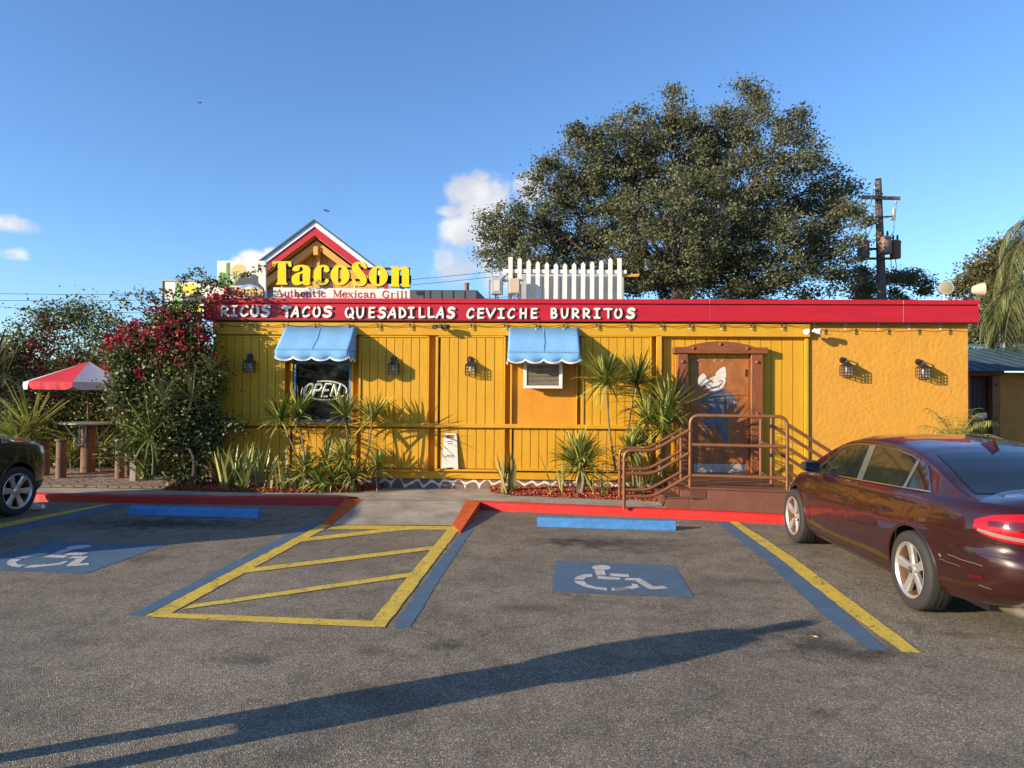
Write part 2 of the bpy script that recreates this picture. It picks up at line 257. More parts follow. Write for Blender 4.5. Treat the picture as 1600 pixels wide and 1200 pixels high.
class MA:
    def __init__(s): s.v = []; s.f = []; s.mi = []; s.cur = 0
    def add(s, vs, fs):
        n = len(s.v); s.v += [tuple(v) for v in vs]; s.f += [tuple(i+n for i in f) for f in fs]; s.mi += [s.cur]*len(fs); return s
    def box(s, x0, x1, y0, y1, z0, z1):
        if x1 < x0: x0, x1 = x1, x0
        if y1 < y0: y0, y1 = y1, y0
        if z1 < z0: z0, z1 = z1, z0
        return s.add([(x0,y0,z0),(x1,y0,z0),(x1,y1,z0),(x0,y1,z0),(x0,y0,z1),(x1,y0,z1),(x1,y1,z1),(x0,y1,z1)],
                     [(0,3,2,1),(4,5,6,7),(0,1,5,4),(1,2,6,5),(2,3,7,6),(3,0,4,7)])
    def bar(s, a, b, w, h, up=(0,0,1)):
        a = Vector(a); b = Vector(b); d = (b-a).normalized(); u = Vector(up); r = d.cross(u)
        if r.length < 1e-4: r = d.cross(Vector((0,1,0)))
        r.normalize(); u = r.cross(d)
        vs = [p + r*(i*w/2) + u*(j*h/2) for p in (a, b) for i, j in ((-1,-1),(1,-1),(1,1),(-1,1))]
        return s.add(vs, [(0,3,2,1),(4,5,6,7),(0,1,5,4),(1,2,6,5),(2,3,7,6),(3,0,4,7)])
    def tube(s, pts, rs, n=8, cap=True):
        pts = [Vector(p) for p in pts]
        if not hasattr(rs, '__len__'): rs = [rs]*len(pts)
        vs = []; fs = []; prev = None
        for i, p in enumerate(pts):
            d = (pts[min(i+1, len(pts)-1)]-pts[max(i-1, 0)]).normalized()
            if prev is None:
                a = d.cross(Vector((0,0,1)));
                if a.length < 1e-3: a = d.cross(Vector((1,0,0)))
            else: a = prev - d*prev.dot(d)
            a.normalize(); prev = a; b = d.cross(a)
            for k in range(n):
                t = 2*math.pi*k/n; vs.append(p + (a*math.cos(t)+b*math.sin(t))*rs[i])
        for i in range(len(pts)-1):
            for k in range(n): fs.append((i*n+k, (i+1)*n+k, (i+1)*n+(k+1)%n, i*n+(k+1)%n))
        if cap: fs += [tuple(range(n)), tuple(reversed(range((len(pts)-1)*n, len(pts)*n)))]
        return s.add(vs, fs)
    def prism(s, poly, a, b):          # poly of points, translated from offset a to offset b
        n = len(poly); a = Vector(a); b = Vector(b); vs = [Vector(p)+a for p in poly]+[Vector(p)+b for p in poly]
        fs = [tuple(range(n)), tuple(reversed(range(n, 2*n)))]+[(i, i+n, (i+1)%n+n, (i+1)%n) for i in range(n)]
        return s.add(vs, fs)
    def lathe(s, c, prof, n=16, axis='Z'):
        c = Vector(c); vs = []; fs = []
        for r, h in prof:
            for k in range(n):
                t = 2*math.pi*k/n; x, y = r*math.cos(t), r*math.sin(t)
                vs.append(c+(Vector((x, y, h)) if axis == 'Z' else Vector((x, -h, y)) if axis == 'Y' else Vector((h, x, y))))
        m = len(prof)
        for i in range(m-1):
            for k in range(n): fs.append((i*n+k, i*n+(k+1)%n, (i+1)*n+(k+1)%n, (i+1)*n+k))
        fs += [tuple(reversed(range(n))), tuple(range((m-1)*n, m*n))]
        return s.add(vs, fs)
    def blades(s, *a, **k): pass
    def build(s, name, m, parent=None, smooth=False, bevel=0, fix=True):
        me = bpy.data.meshes.new(name); me.from_pydata(s.v, [], s.f)
        if fix or bevel:
            bm = bmesh.new(); bm.from_mesh(me)
            if fix: bmesh.ops.recalc_face_normals(bm, faces=bm.faces)
            if bevel:
                es = [e for e in bm.edges if len(e.link_faces) == 2 and e.calc_face_angle(0) > .6]
                bmesh.ops.bevel(bm, geom=es, offset=bevel, segments=1, profile=.5, affect='EDGES', clamp_overlap=True)
            bm.to_mesh(me); bm.free()
        elif any(s.mi): me.polygons.foreach_set('material_index', s.mi)
        if any(s.mi) and not bevel: me.polygons.foreach_set('material_index', s.mi)
        o = link(name, me, m, parent, smooth)
        if smooth:
            try: me.set_sharp_from_angle(angle=rad(42))
            except Exception: pass
        return o
def box(name, x0, x1, y0, y1, z0, z1, m, parent=None, bevel=0): return MA().box(x0, x1, y0, y1, z0, z1).build(name, m, parent, bevel=bevel, fix=False)
_bc = {}
def cbox(name, x0, x1, y0, y1, z0, z1, m, parent=None, bevel=0):    # small alike pieces share one mesh
    w, d, h = round(x1-x0, 3), round(y1-y0, 3), round(z1-z0, 3); key = (name, w, d, h, m.name)
    if key not in _bc:
        o = MA().box(-w/2, w/2, -d/2, d/2, 0, h).build(name, m, parent, bevel=bevel, fix=False); _bc[key] = o.data
    else: o = link(name, _bc[key], None, parent)
    o.location = ((x0+x1)/2, (y0+y1)/2, z0); return o
def fast(name, V, F, m, parent=None, rnd=None):     # numpy arrays, quads
    me = bpy.data.meshes.new(name); nv, nf = len(V), len(F); k = F.shape[1]
    me.vertices.add(nv); me.vertices.foreach_set('co', np.ascontiguousarray(V, dtype=np.float32).ravel())
    me.loops.add(nf*k); me.loops.foreach_set('vertex_index', np.ascontiguousarray(F, dtype=np.int32).ravel())
    me.polygons.add(nf); me.polygons.foreach_set('loop_start', np.arange(0, nf*k, k, dtype=np.int32)); me.polygons.foreach_set('loop_total', np.full(nf, k, dtype=np.int32))
    me.update(calc_edges=True)
    if rnd is not None:
        a = me.attributes.new('rnd', 'FLOAT', 'POINT'); a.data.foreach_set('value', np.ascontiguousarray(rnd, dtype=np.float32))
    return link(name, me, m, parent)
def leafcards(C, size, aspect=.45, up=.3, rnd=None, droop=0.):    # C (n,3) centres -> V, F, rnd
    n = len(C); d = RNG.normal(size=(n, 3)); d[:, 2] = d[:, 2]*.7 + up - droop; d /= np.linalg.norm(d, axis=1)[:, None]
    q = RNG.normal(size=(n, 3)); s = np.cross(d, q); s /= np.linalg.norm(s, axis=1)[:, None]
    nn = np.cross(d, s)
    L_ = (size*(.7+.6*RNG.random(n)))[:, None]; W_ = L_*aspect
    V = np.stack([C-d*L_*.5, C+s*W_*.5+nn*W_*.15, C+d*L_*.5, C-s*W_*.5+nn*W_*.15], 1).reshape(-1, 3)
    F = np.arange(4*n).reshape(-1, 4)
    r = RNG.random(n) if rnd is None else rnd
    return V, F, np.repeat(r, 4)
def blades_np(specs):   # list of (origin, dir, length, width, droop) -> V,F,rnd ; 4-segment tapered folded blades
    V = []; F = []; R = []; k = 0
    for o, d, L_, w, dr, rn in specs:
        o = Vector(o); d = Vector(d).normalized(); side = d.cross(Vector((0,0,1)))
        if side.length < .05: side = Vector((random.uniform(-1,1), random.uniform(-1,1), 0))
        side.normalize(); side = (side + Vector((0,0,random.uniform(-.5,.5)))).normalized()
        p = o.copy(); segs = 5; dd = d.copy()
        for i in range(segs+1):
            t = i/segs; ww = w*(.55+.9*t)*(1-t)**.6 if t < 1 else 0
            ww = max(ww, w*.03)
            V += [p-side*ww/2, p+side*ww/2]; R += [rn*(.8+.25*t)]*2
            if i < segs: F.append((k+2*i, k+2*i+1, k+2*i+3, k+2*i+2))
            p = p+dd*(L_/segs); dd = (dd+Vector((0,0,-dr/segs*(1+t)))).normalized()
        k += 2*(segs+1)
    return np.array([tuple(v) for v in V]), np.array(F), np.array(R)
def catmull(pts, n=6, closed=False):
    pts = [Vector(p) for p in pts]; out = []; N_ = len(pts); rng = range(N_ if closed else N_-1)
    g = lambda i: pts[i % N_] if closed else pts[max(0, min(N_-1, i))]
    for i in rng:
        p0, p1, p2, p3 = g(i-1), g(i), g(i+1), g(i+2)
        for k in range(n):
            t = k/n; out.append(.5*((2*p1)+(p2-p0)*t+(2*p0-5*p1+4*p2-p3)*t*t+(3*p1-p0-3*p2+p3)*t**3))
    if not closed: out.append(pts[-1])
    return out
def glyph2d(loops, depth):   # loops of (x,z) -> filled extruded mesh lying in XZ, front at y=0 (towards -y), back at y=depth
    cu = bpy.data.curves.new('letter', 'CURVE'); cu.dimensions = '2D'; cu.fill_mode = 'BOTH'; cu.extrude = depth/2
    for lp in loops:
        sp = cu.splines.new('POLY'); sp.points.add(len(lp)-1)
        for i, (x, z) in enumerate(lp): sp.points[i].co = (x, z, 0, 1)
        sp.use_cyclic_u = True
    o = bpy.data.objects.new('letter', cu); COL.objects.link(o); dg = bpy.context.evaluated_depsgraph_get()
    me = bpy.data.meshes.new_from_object(o.evaluated_get(dg)); bpy.data.objects.remove(o); bpy.data.curves.remove(cu)
    for v in me.vertices: x, y, z = v.co; v.co = (x, depth/2-z, y)
    me.update(); return me
def ribbon(ma, pts, w, y0, y1, taper=None):   # painted/raised stroke in XZ with round ends; pts (x,z)
    pts = [Vector((p[0], 0, p[1])) for p in pts]; n = len(pts); L_ = []; R_ = []
    for i, p in enumerate(pts):
        d = (pts[min(i+1, n-1)]-pts[max(i-1, 0)]); d.normalize(); s = Vector((d.z, 0, -d.x)); ww = w if taper is None else w*taper(i/(n-1))
        L_.append(p-s*ww/2); R_.append(p+s*ww/2)
    def arc(c, a, b, out):
        mid = []
        for k in (1, 2, 3):
            t = math.pi*k/4; mid.append(c+(a-c)*math.cos(t)+out*(a-c).length*math.sin(t))
        return mid
    d0 = (pts[0]-pts[1]).normalized(); d1 = (pts[-1]-pts[-2]).normalized()
    a0 = arc(pts[0], L_[0], R_[0], d0); a1 = arc(pts[-1], R_[-1], L_[-1], d1)
    # strips
    vs = []; fs = []
    for i in range(n): vs += [L_[i], R_[i]]
    for i in range(n-1): fs.append((2*i, 2*i+1, 2*i+3, 2*i+2))
    b = len(vs); vs += a0; fs.append((0, b, b+1, b+2, 1)); b2 = len(vs); vs += a1; fs.append((2*n-1, b2, b2+1, b2+2, 2*n-2))
    bound = [0, b, b+1, b+2]+[2*i+1 for i in range(n)]+[b2, b2+1, b2+2]+[2*i for i in range(n-1, 0, -1)]
    m = len(vs); V = [v+Vector((0, y0, 0)) for v in vs]+[v+Vector((0, y1, 0)) for v in vs]
    F = list(fs)+[tuple(reversed([i+m for i in f])) for f in fs]+[(bound[i], bound[i]+m, bound[(i+1)%len(bound)]+m, bound[(i+1)%len(bound)]) for i in range(len(bound))]
    ma.add(V, F)
# ================= setting =================
D = 13.0; SW = .125
def sheet(name, polys, m, kind='structure', parent=None):
    a = MA()
    for p in polys: a.add(p, [tuple(range(len(p)))])
    o = a.build(name, m, parent, fix=False)
    for f in o.data.polygons: pass
    bm = bmesh.new(); bm.from_mesh(o.data)
    for f in bm.faces:
        f.normal_update()
        if f.normal.z < 0: f.normal_flip()
    bm.to_mesh(o.data); bm.free()
    if kind: o['kind'] = kind
    return o
gr = sheet('parking_lot', [[Vector(p) for p in ((-400,-400,0),(400,-400,0),(400,500,0),(-400,500,0))]], M_asph)
K1 = G(541, 790.5); K0 = G(-120, 779); K2 = G(747, 797); KR = [G(1058, 810.5), G(1222, 819), G(1420, 833)]
kerbL = [Vector((-16, K0.y+.05, 0)), K0, G(60, 784), G(300, 788), K1]
kerbR = [K2]+KR
def kerb(name, line, m, w=.15):
    n = len(line); a = MA(); vs = []
    for i, p in enumerate(line):
        d = (line[min(i+1, n-1)]-line[max(i-1, 0)]).normalized(); nrm = Vector((-d.y, d.x, 0))
        vs += [p+Vector((0,0,-.05)), p+nrm*.012+Vector((0,0,SW-.012)), p+nrm*.03+Vector((0,0,SW+.006)), p+nrm*w+Vector((0,0,SW+.006)), p+nrm*w+Vector((0,0,-.05))]
    fs = [(5*i+k, 5*i+(k+1)%5, 5*i+5+(k+1)%5, 5*i+5+k) for i in range(n-1) for k in range(5)]+[(0,1,2,3,4), tuple(5*(n-1)+k for k in (4,3,2,1,0))]
    a.add(vs, fs); o = a.build(name, m, None); o['kind'] = 'structure'; return vs
kv = kerb('kerb', kerbL, M_kerb); kv2 = kerb('kerb', kerbR, M_kerb)
# ramp between two flared kerbs
RT = [G(566, 781.5, SW), G(731, 782.5, SW)]; RB = [G(519, 820, .012), G(707, 821, .012)]
def flare(o0, i0, o1, i1):   # outer/inner at kerb, outer/inner at the ramp foot
    a = MA(); top = [Vector((p.x, p.y, SW+.006)) for p in (o0, i0)]+[Vector((p.x, p.y, .018)) for p in (i1, o1)]
    bot = [Vector((p.x, p.y, -.04)) for p in top]
    a.add(top+bot, [(0,1,2,3),(7,6,5,4),(0,4,5,1),(1,5,6,2),(2,6,7,3),(3,7,4,0)]); o = a.build('flared_kerb', M_kerbo); o['kind'] = 'structure'
flare(K1, RT[0]+Vector((0,.06,0)), G(504, 819), RB[0]); flare(K2+Vector((.03,0,0)), RT[1]+Vector((-.03,.02,0)), G(719, 833), RB[1])
YB = 13.3
back = kerbL[:]; bl = [Vector((p.x, p.y+.15, SW)) for p in kerbL]; br = [Vector((p.x, p.y+.13, SW)) for p in kerbR]
j1 = RT[0].x; j2 = RT[1].x
walk = sheet('pavement', [bl[:-1]+[Vector((K1.x+.12, K1.y+.15, SW)), Vector((j1, RT[0].y+.02, SW)), Vector((j1, YB, SW)), Vector((-16, YB, SW))],
                   [Vector((j1+.006, RT[0].y+.02, SW)), Vector((j2-.006, RT[1].y+.02, SW)), Vector((P(800, 770, 12.3).x, 12.0, SW)), Vector((P(800, 770, 12.3).x, YB, SW)), Vector((j1+.006, YB, SW))],
                   [Vector((j2, RT[1].y+.02, SW)), Vector((K2.x+.1, K2.y+.13, SW))]+br[1:]+[Vector((7.5, YB, SW)), Vector((P(800, 770, 12.3).x+.008, YB, SW)), Vector((P(800, 770, 12.3).x+.008, 12.0, SW))]], M_conc)
sheet('pavement_ramp', [[RT[0], RT[1], RB[1], RB[0]]], M_conc)
sheet('pavement_bed', [[Vector((-16, 11.75, .10)), Vector((7.5, 11.75, .10)), Vector((7.5, 13.2, .10)), Vector((-16, 13.2, .10))]], M_conc)
# painted markings, each a level above the last
def gq(pts, z):      # hand painted edges waver by a few millimetres
    g = [G(x, y, z) for x, y in pts]; out = []
    for i in range(len(g)):
        a, b = g[i], g[(i+1) % len(g)]; k = max(1, int((b-a).length/.12)); n_ = Vector((-(b-a).y, (b-a).x, 0)).normalized()
        for j in range(k): out.append(a.lerp(b, j/k)+(n_*random.uniform(-.006, .006) if j else Vector()))
    return out
sheet('yellow_marking_lines', [gq(q, .005) for q in (
    [(502,819),(519,820),(256,964),(225,963)], [(703,821.5),(721,822),(601,980),(573,979)],
    [(160,788),(178,787),(-60,838),(-60,829)], [(1139,815),(1154,816),(1240,871),(1340,945),(1440,1020),(1409,1018),(1310,946),(1220,874)])], M_ypaint)
sheet('yellow_marking_lines', [gq(q, .0056) for q in (
    [(262,957.5),(588,970),(586,980),(238,963.5)], [(520,820.5),(704,822),(701,827.5),(512,826.5)])], M_ypaint)
sheet('yellow_marking_lines', [gq(q, .0062) for q in (
    [(470,841.5),(540,833),(600,826),(650,822.5),(654,826.5),(601,831.5),(540,839),(462,847)],
    [(388,888),(692,851.5),(687,857.5),(378,895.5)], [(300,944.5),(647,893.5),(642,901),(285,952)])], M_ypaint)
sheet('blue_marking_lines', [gq(q, .0025) for q in (
    [(488,816),(501,819),(224,963),(200,961)], [(727,826),(740,826),(690,900),(641,981),(614,980.5),(665,905)],
    [(1117,814),(1141,815.5),(1222,875),(1320,955),(1389,1017),(1358,1014),(1285,960),(1195,876)],
    [(182,787),(206,788.5),(-60,851),(-60,839)])], M_bpaint)
def mapg(src, z): return [G(860+x*.15, 860+y*.15, z) for x, y in src]
rect = [(60,105),(1270,155),(1310,185),(1500,490),(15,430)]
def ell(cx, cy, rx, ry, a0=0, a1=360, n=20): return [(cx+rx*math.cos(rad(a0+(a1-a0)*i/n)), cy+ry*math.sin(rad(a0+(a1-a0)*i/n))) for i in range(n if a1-a0 == 360 else n+1)]
symb = [ell(530,178,100,27), [(460,207),(563,207),(580,258),(475,255)], [(485,262),(725,285),(730,307),(495,297)], [(620,240),(815,248),(822,277),(620,268)],
        [(778,288),(925,288),(1000,330),(880,312),(780,310)], [(1000,330),(1075,372),(1050,407),(1015,395),(882,314)], [(1078,374),(1160,368),(1235,393),(1052,407)],
        [(435,245),(440,272),(365,285),(350,305),(245,303),(270,275),(340,250)], [(245,315),(350,318),(380,350),(360,378),(270,342)], [(382,352),(470,380),(590,390),(590,418),(480,405),(362,379)],
        [(638,390),(750,385),(850,370),(860,400),(740,420),(640,420)], [(852,369),(845,345),(900,350),(930,382),(862,399)]]
sheet('blue_marking_square', [mapg(rect, .003)], M_bpaint)
sheet('wheelchair_symbol_marking', [mapg(s, .006) for s in symb], M_wpaint)
A4 = [G(860+x*.15, 860+y*.15) for x, y in ((60,105),(1290,155),(1500,490),(15,430))]
B4 = [G(72,847), G(262,851), G(133,897), G(-62,889)]
M_src = np.array([[p.x, p.y, 1, p.x*p.y] for p in A4]); CX = np.linalg.solve(M_src, [p.x for p in B4]); CY = np.linalg.solve(M_src, [p.y for p in B4])
def tr(p, z): v = np.array([p.x, p.y, 1, p.x*p.y]); return Vector((float(v@CX), float(v@CY), z))
sheet('blue_marking_square', [[Vector((p.x, p.y, .003)) for p in B4]], M_bpaint)
sheet('wheelchair_symbol_marking', [[tr(p, .006) for p in mapg(s, 0)] for s in symb], M_wpaint)
def wheel_stop(a, b, label):
    a = G(*a); b = G(*b); d = (b-a).normalized(); n = Vector((-d.y, d.x, 0)); m = MA()
    prof = [(0,0),(0,.02),(.012,.09),(.035,.125),(.125,.125),(.148,.09),(.16,.02),(.16,0)]
    N_ = 14; L_ = (b-a).length; vs = []
    for i in range(N_+1):
        p = a+d*(L_*i/N_)
        for y, z in prof: vs.append(p+n*(y+random.uniform(-.002,.002))+Vector((0,0,z+.001+(random.uniform(-.003,.002) if z > .05 else 0))))
    k = len(prof); fs = [(i*k+j, i*k+(j+1)%k, (i+1)*k+(j+1)%k, (i+1)*k+j) for i in range(N_) for j in range(k)]+[tuple(range(k)), tuple(reversed(range(N_*k, N_*k+k)))]
    m.add(vs, fs); o = m.build('wheel_stop', M_stop); tag(o, label, 'wheel stop', 'wheel stops in the accessible bays')
    for t in (.12, .88):
        q = MA().lathe(a+d*(L_*t)+n*.08+Vector((0,0,.122)), [(.018,0),(.018,.008),(.0,.01)], 10).build('anchor_bolt', M_dkmetal, o)
wheel_stop((201,804.5), (402,810), 'blue concrete wheel stop lying in shade left of the striped aisle')
wheel_stop((839,823), (1056,829.5), 'sunlit blue concrete wheel stop in front of the brown platform')
# paver patio on the left: nearest pavers as pieces
pat = sheet('paver_patio', [[Vector((-16, 12.35, SW+.004)), Vector((-5.9, 12.35, SW+.004)), Vector((-5.6, 12.6, SW+.004)), Vector((-5.6, 22, SW+.004)), Vector((-16, 22, SW+.004))]], mat('dark_joint_sand', (.10,.075,.055), .9))
cnt = 0; rest = MA(); zz = SW+.005
bw, bd = .205, .105
for r in range(38):
    y0 = 12.40+r*bd; off = (r % 2)*bw/2
    for c in range(40):
        x0 = -10.9+c*bw+off
        if x0+bw > -5.95 or y0 > 17: continue
        if cnt < 300 and -10.6 < x0 < -6.0:
            o = cbox('paver', 0, bw-.020, 0, bd-.018, 0, .03, M_brick, pat); cnt += 1
            o.location = (x0+bw/2, y0+bd/2, zz+random.uniform(-.006,.004)); o.rotation_euler = (random.uniform(-.02,.02), random.uniform(-.015,.015), random.uniform(-.02,.02))
        else:
            h = zz+random.uniform(.018,.034); rest.add([(x0,y0,zz-.02),(x0+bw-.020,y0,zz-.02),(x0+bw-.020,y0+bd-.018,zz-.02),(x0,y0+bd-.018,zz-.02),(x0,y0,h),(x0+bw-.020,y0,h),(x0+bw-.020,y0+bd-.018,h),(x0,y0+bd-.018,h)],
                [(4,5,6,7),(0,1,5,4),(1,2,6,5),(2,3,7,6),(3,0,4,7)])
o = rest.build('pavers_beyond', M_brick, pat, fix=False); o['kind'] = 'stuff'
# mulch beds: mound + loose chips
def bed(poly, h=.05):
    a = MA(); n = len(poly); c = None
    xs = np.linspace(min(p[0] for p in poly), max(p[0] for p in poly), 60)
    def yr(x):
        ys = []
        for i in range(n):
            p, q = poly[i], poly[(i+1) % n]
            if (p[0]-x)*(q[0]-x) <= 0 and abs(p[0]-q[0]) > 1e-6: ys.append(p[1]+(q[1]-p[1])*(x-p[0])/(q[0]-p[0]))
        return (min(ys), max(ys)) if ys else (poly[0][1], poly[0][1])
    vs = []; 
    for x in xs:
        y0, y1 = yr(x)
        for j in range(9):
            t = j/8; vs.append((x, y0+(y1-y0)*t, SW-.01+h*min(1, t*5)**.6+random.uniform(0, .012)))
    a.add(vs, [(i*9+j, (i+1)*9+j, (i+1)*9+j+1, i*9+j+1) for i in range(59) for j in range(8)])
    o = a.build('mulch_bed', M_mulch, smooth=False); o['kind'] = 'structure'
    N_ = int(2600*(xs[-1]-xs[0])); C = []
    for _ in range(N_):
        x = random.uniform(xs[0], xs[-1]); y0, y1 = yr(x); t = random.random()**1.3*1.03-.03
        C.append((x, y0+(y1-y0)*t, SW+.005+h*min(1, max(t, 0)*5)**.6))
    C = np.array(C); d = RNG.normal(size=(N_, 3)); d[:, 2] *= .35; d /= np.linalg.norm(d, axis=1)[:, None]; s = np.cross(d, RNG.normal(size=(N_, 3))*[.4,.4,1]); s /= np.linalg.norm(s, axis=1)[:, None]
    L_ = (.018+.028*RNG.random(N_))[:, None]; W_ = L_*.33
    V = np.stack([C-d*L_-s*W_, C-d*L_+s*W_, C+d*L_+s*W_*.7, C+d*L_-s*W_*.7], 1).reshape(-1, 3); V[:, 2] = np.maximum(V[:, 2], SW+.002)
    o = fast('mulch_chips', V, np.arange(4*N_).reshape(-1, 4), M_chip, None, np.repeat(RNG.random(N_), 4)); o['kind'] = 'stuff'
xa = P(255, 760, 12.2).x; xb = P(588, 760, 12.5).x
bed([(xa,12.25),(P(330,760,12.2).x,12.12),(P(450,760,12.2).x,12.10),(P(540,760,12.2).x,12.22),(xb,12.6),(xb,12.93),(xa,12.93)])
xc = P(765, 765, 12.3).x; xd = P(1046, 785, 11.7).x
bed([(xc,12.55),(P(800,770,12.1).x,12.12),(P(900,778,11.9).x,11.90),(xd,11.62),(xd,12.93),(xc,12.93)])
bed([(-16,16.4),(-6.0,16.2),(-6.0,19),(-16,19)], .04)
# ================= restaurant =================
def X(px, Y=D, py=620): return P(px, py, Y).x
def Z(py, Y=D, px=800): return P(px, py, Y).z
B = empty('restaurant_building', (X(900), D+4, 0), 'long yellow single storey restaurant with red fascia and vertical wall boards', 'building')
ZR = 3.40; xL = X(336); xR = X(1511)
box('wall', xL, X(1262), D, 24, .0, ZR, M_core, B)
box('stucco_wall', X(1262)+.002, xR, D-.03, 24, .0, ZR, M_stucco, B)
def zz_(py, px): return P(px, py, D-.1).z
def panel(p0, p1, y0, y1, fr=(1, 1, 1), mb=None, yb=D-.085, wpx=13.3, rec=False):
    """a framed field of vertical boards; p0,p1,y0,y1 in facade pixels"""
    m = (p0+p1)/2; x0, x1, z1, z0 = X(p0), X(p1), P(m, y0, yb).z, P(m, y1, yb).z
    if not rec: box('panel_backing', x0, x1, yb+.012, D-.001, z0, z1, M_core, B)
    n = max(1, round((p1-p0)/wpx)); w = (x1-x0)/n
    for i in range(n):
        j = random.uniform(-.003, .003)
        cbox('wall_board', x0+i*w+.006, x0+(i+1)*w-.006, yb-.010+j, yb+.012+j, z0, z1, mb or M_board, B)
    return x0, x1, z0, z1
yt = D-.115
def vtrim(p, q, y0, y1, yf=yt, m=None): 
    c = (p+q)/2; return box('vertical_trim', X(p), X(q), yf, D-.002, P(c, y1, D-.1).z, P(c, y0, D-.1).z, m or M_yel, B, bevel=.004)
for p0, p1, y0, y1 in [(343,446,527,662),(566,669,528,662),(688.5,787,527,662),(912,1014,527,664)]: panel(p0, p1, y0, y1)
for p0, p1, y0, y1 in [(343,455,669,731),(460,560,669,731),(566,669,669,732),(690,787,669,732),(803,1014,669,733)]: panel(p0, p1, y0, y1)
for t in [(336,343),(669.2,671.5),(681.5,685.5),(787.2,789.8),(797.5,800.5),(899.5,901.5),(907,911.8),(1014.2,1016.5)]: vtrim(*t, 526, 736)
for t in [(446.2,448),(562.5,565.8)]: vtrim(*t, 526, 662)
for t in [(455.2,457)]: vtrim(*t, 668, 736)
vtrim(455.5, 459, 560, 662, D-.07); vtrim(549.5, 553, 560, 662, D-.07)
# thin head battens above each field
for p0, p1 in [(343,446),(566,669),(685.7,787),(912,1014)]: box('head_batten', X(p0), X(p1), yt+.002, D-.05, zz_(527,(p0+p1)/2), zz_(524.5,(p0+p1)/2), M_yel, B)
pp = (800.7, 899.3); box('smooth_panel', X(pp[0]), X(pp[1]), D-.06, D-.001, zz_(663,850), zz_(528,850), M_ochre, B)
box('top_band', xL-.01, X(1262), D-.125, D-.003, zz_(524.5,800), zz_(505,800), M_yel, B, bevel=.004)
box('mid_rail', xL-.012, X(1031), D-.165, D-.003, zz_(667.8,700), zz_(661.5,700), M_yel, B, bevel=.006)
for p0, p1 in [(336,455),(457.5,562),(566,671.3),(681.5,790),(798,1016.5)]:
    box('ledge', X(p0), X(p1), D-.165, D-.003, zz_(736.2,(p0+p1)/2), zz_(733,(p0+p1)/2), M_yel, B, bevel=.004)
box('base_board', xL-.006, X(1040), D-.10, D-.004, zz_(748,700), zz_(736.6,700), M_yel, B, bevel=.004)
# door bay
x0, x1, z0, z1 = panel(1036, 1255, 528, 750, yb=D-.012, wpx=16.4, rec=True)
vtrim(1024, 1032, 524, 748, D-.125); box('bay_head', X(1032), X(1262), D-.062, D-.003, zz_(528,1150), zz_(524.3,1150), M_yel, B)
vtrim(1255.5, 1261, 524, 752, D-.075)
# stone base, each painted stone a piece, white joints behind
zs1 = zz_(748, 700)-.001
xs0, xs1 = xL-.004, X(1042)
box('stone_base_mortar', xs0, xs1, D-.055, D-.004, .0, zs1, M_mort, B)
def clip(poly, a, b, c):   # keep a*x+b*z<=c
    out = []
    for i in range(len(poly)):
        p, q = poly[i], poly[(i+1) % len(poly)]; dp = a*p[0]+b*p[1]-c; dq = a*q[0]+b*q[1]-c
        if dp <= 0: out.append(p)
        if dp*dq < 0: t = dp/(dp-dq); out.append((p[0]+(q[0]-p[0])*t, p[1]+(q[1]-p[1])*t))
    return out
rs = random.Random(5); seeds = []; x = xs0
while x < xs1:
    seeds.append((x+rs.uniform(0,.1), (.15, .32)[len(seeds) % 2]+rs.uniform(-.025,.025))); x += rs.uniform(.10,.17)
for i, (sx, sz) in enumerate(seeds):
    poly = [(max(xs0, sx-.5), .07), (min(xs1, sx+.5), .07), (min(xs1, sx+.5), zs1-.002), (max(xs0, sx-.5), zs1-.002)]
    for j, (tx, tz) in enumerate(seeds):
        if j == i or abs(tx-sx) > .8: continue
        a, b = tx-sx, tz-sz; L_ = math.hypot(a, b); poly = clip(poly, a/L_, b/L_, (a*(tx+sx)/2+b*(tz+sz)/2)/L_-.026)
        if len(poly) < 3: break
    if len(poly) < 3: continue
    pts = [(x, z) for x, z, _ in catmull([(x, z, 0) for x, z in poly], 3, True)]
    cxx = sum(p[0] for p in pts)/len(pts); cz = sum(p[1] for p in pts)/len(pts)
    a = MA(); f = [Vector((cxx+(x-cxx)*.93, D-.061, cz+(z-cz)*.93)) for x, z in pts]; r = [Vector((x, D-.0545, min(z, zs1-.003))) for x, z in pts]; n = len(pts)
    a.add(f+r, [tuple(range(n))]+[(k, (k+1) % n, (k+1) % n+n, k+n) for k in range(n)]); a.build('stone', M_stone, B)
# red fascia
YF = D-.19
brk = [318, 693, 1108, 1411, 1530]
for i in range(4):
    p0, p1 = brk[i], brk[i+1]; c = (p0+p1)/2
    zt_, zb_ = P(924, 475.2, YF).z, P(924, 501.5, YF).z
    box('fascia_board', X(p0, YF, 480)+.003, X(p1, YF, 480)-.003, YF-.001*(i % 2), D-.004, zb_, zt_, M_red, B, bevel=.003)
    box('fascia_cap', X(p0, YF-.03, 480)+.002, X(p1, YF-.03, 480)-.002+(.02 if i == 3 else 0), YF-.035, D+.1, zt_+.004, P(924, 467.5, YF).z-.002*(i % 2), M_red, B, bevel=.006)
box('soffit', X(320, YF), X(1528, YF), YF+.015, D-.002, zb_-.012, zb_-.001, mat('dark_soffit_wood', (.13,.06,.03), .8), B)
box('fascia_side', X(318, YF, 480), X(318, YF, 480)+.03, D+.1, 24, zb_, zt_, M_red, B); box('fascia_side', X(1530, YF, 480)-.035, X(1530, YF, 480)-.004, D+.1, 24, zb_, zt_, M_red, B)
box('roof', X(318, YF, 480)+.03, X(1530, YF, 480)-.036, D+.101, 24, ZR+.002, ZR+.06, mat('pale_roofing', (.35,.34,.32), .9), B)
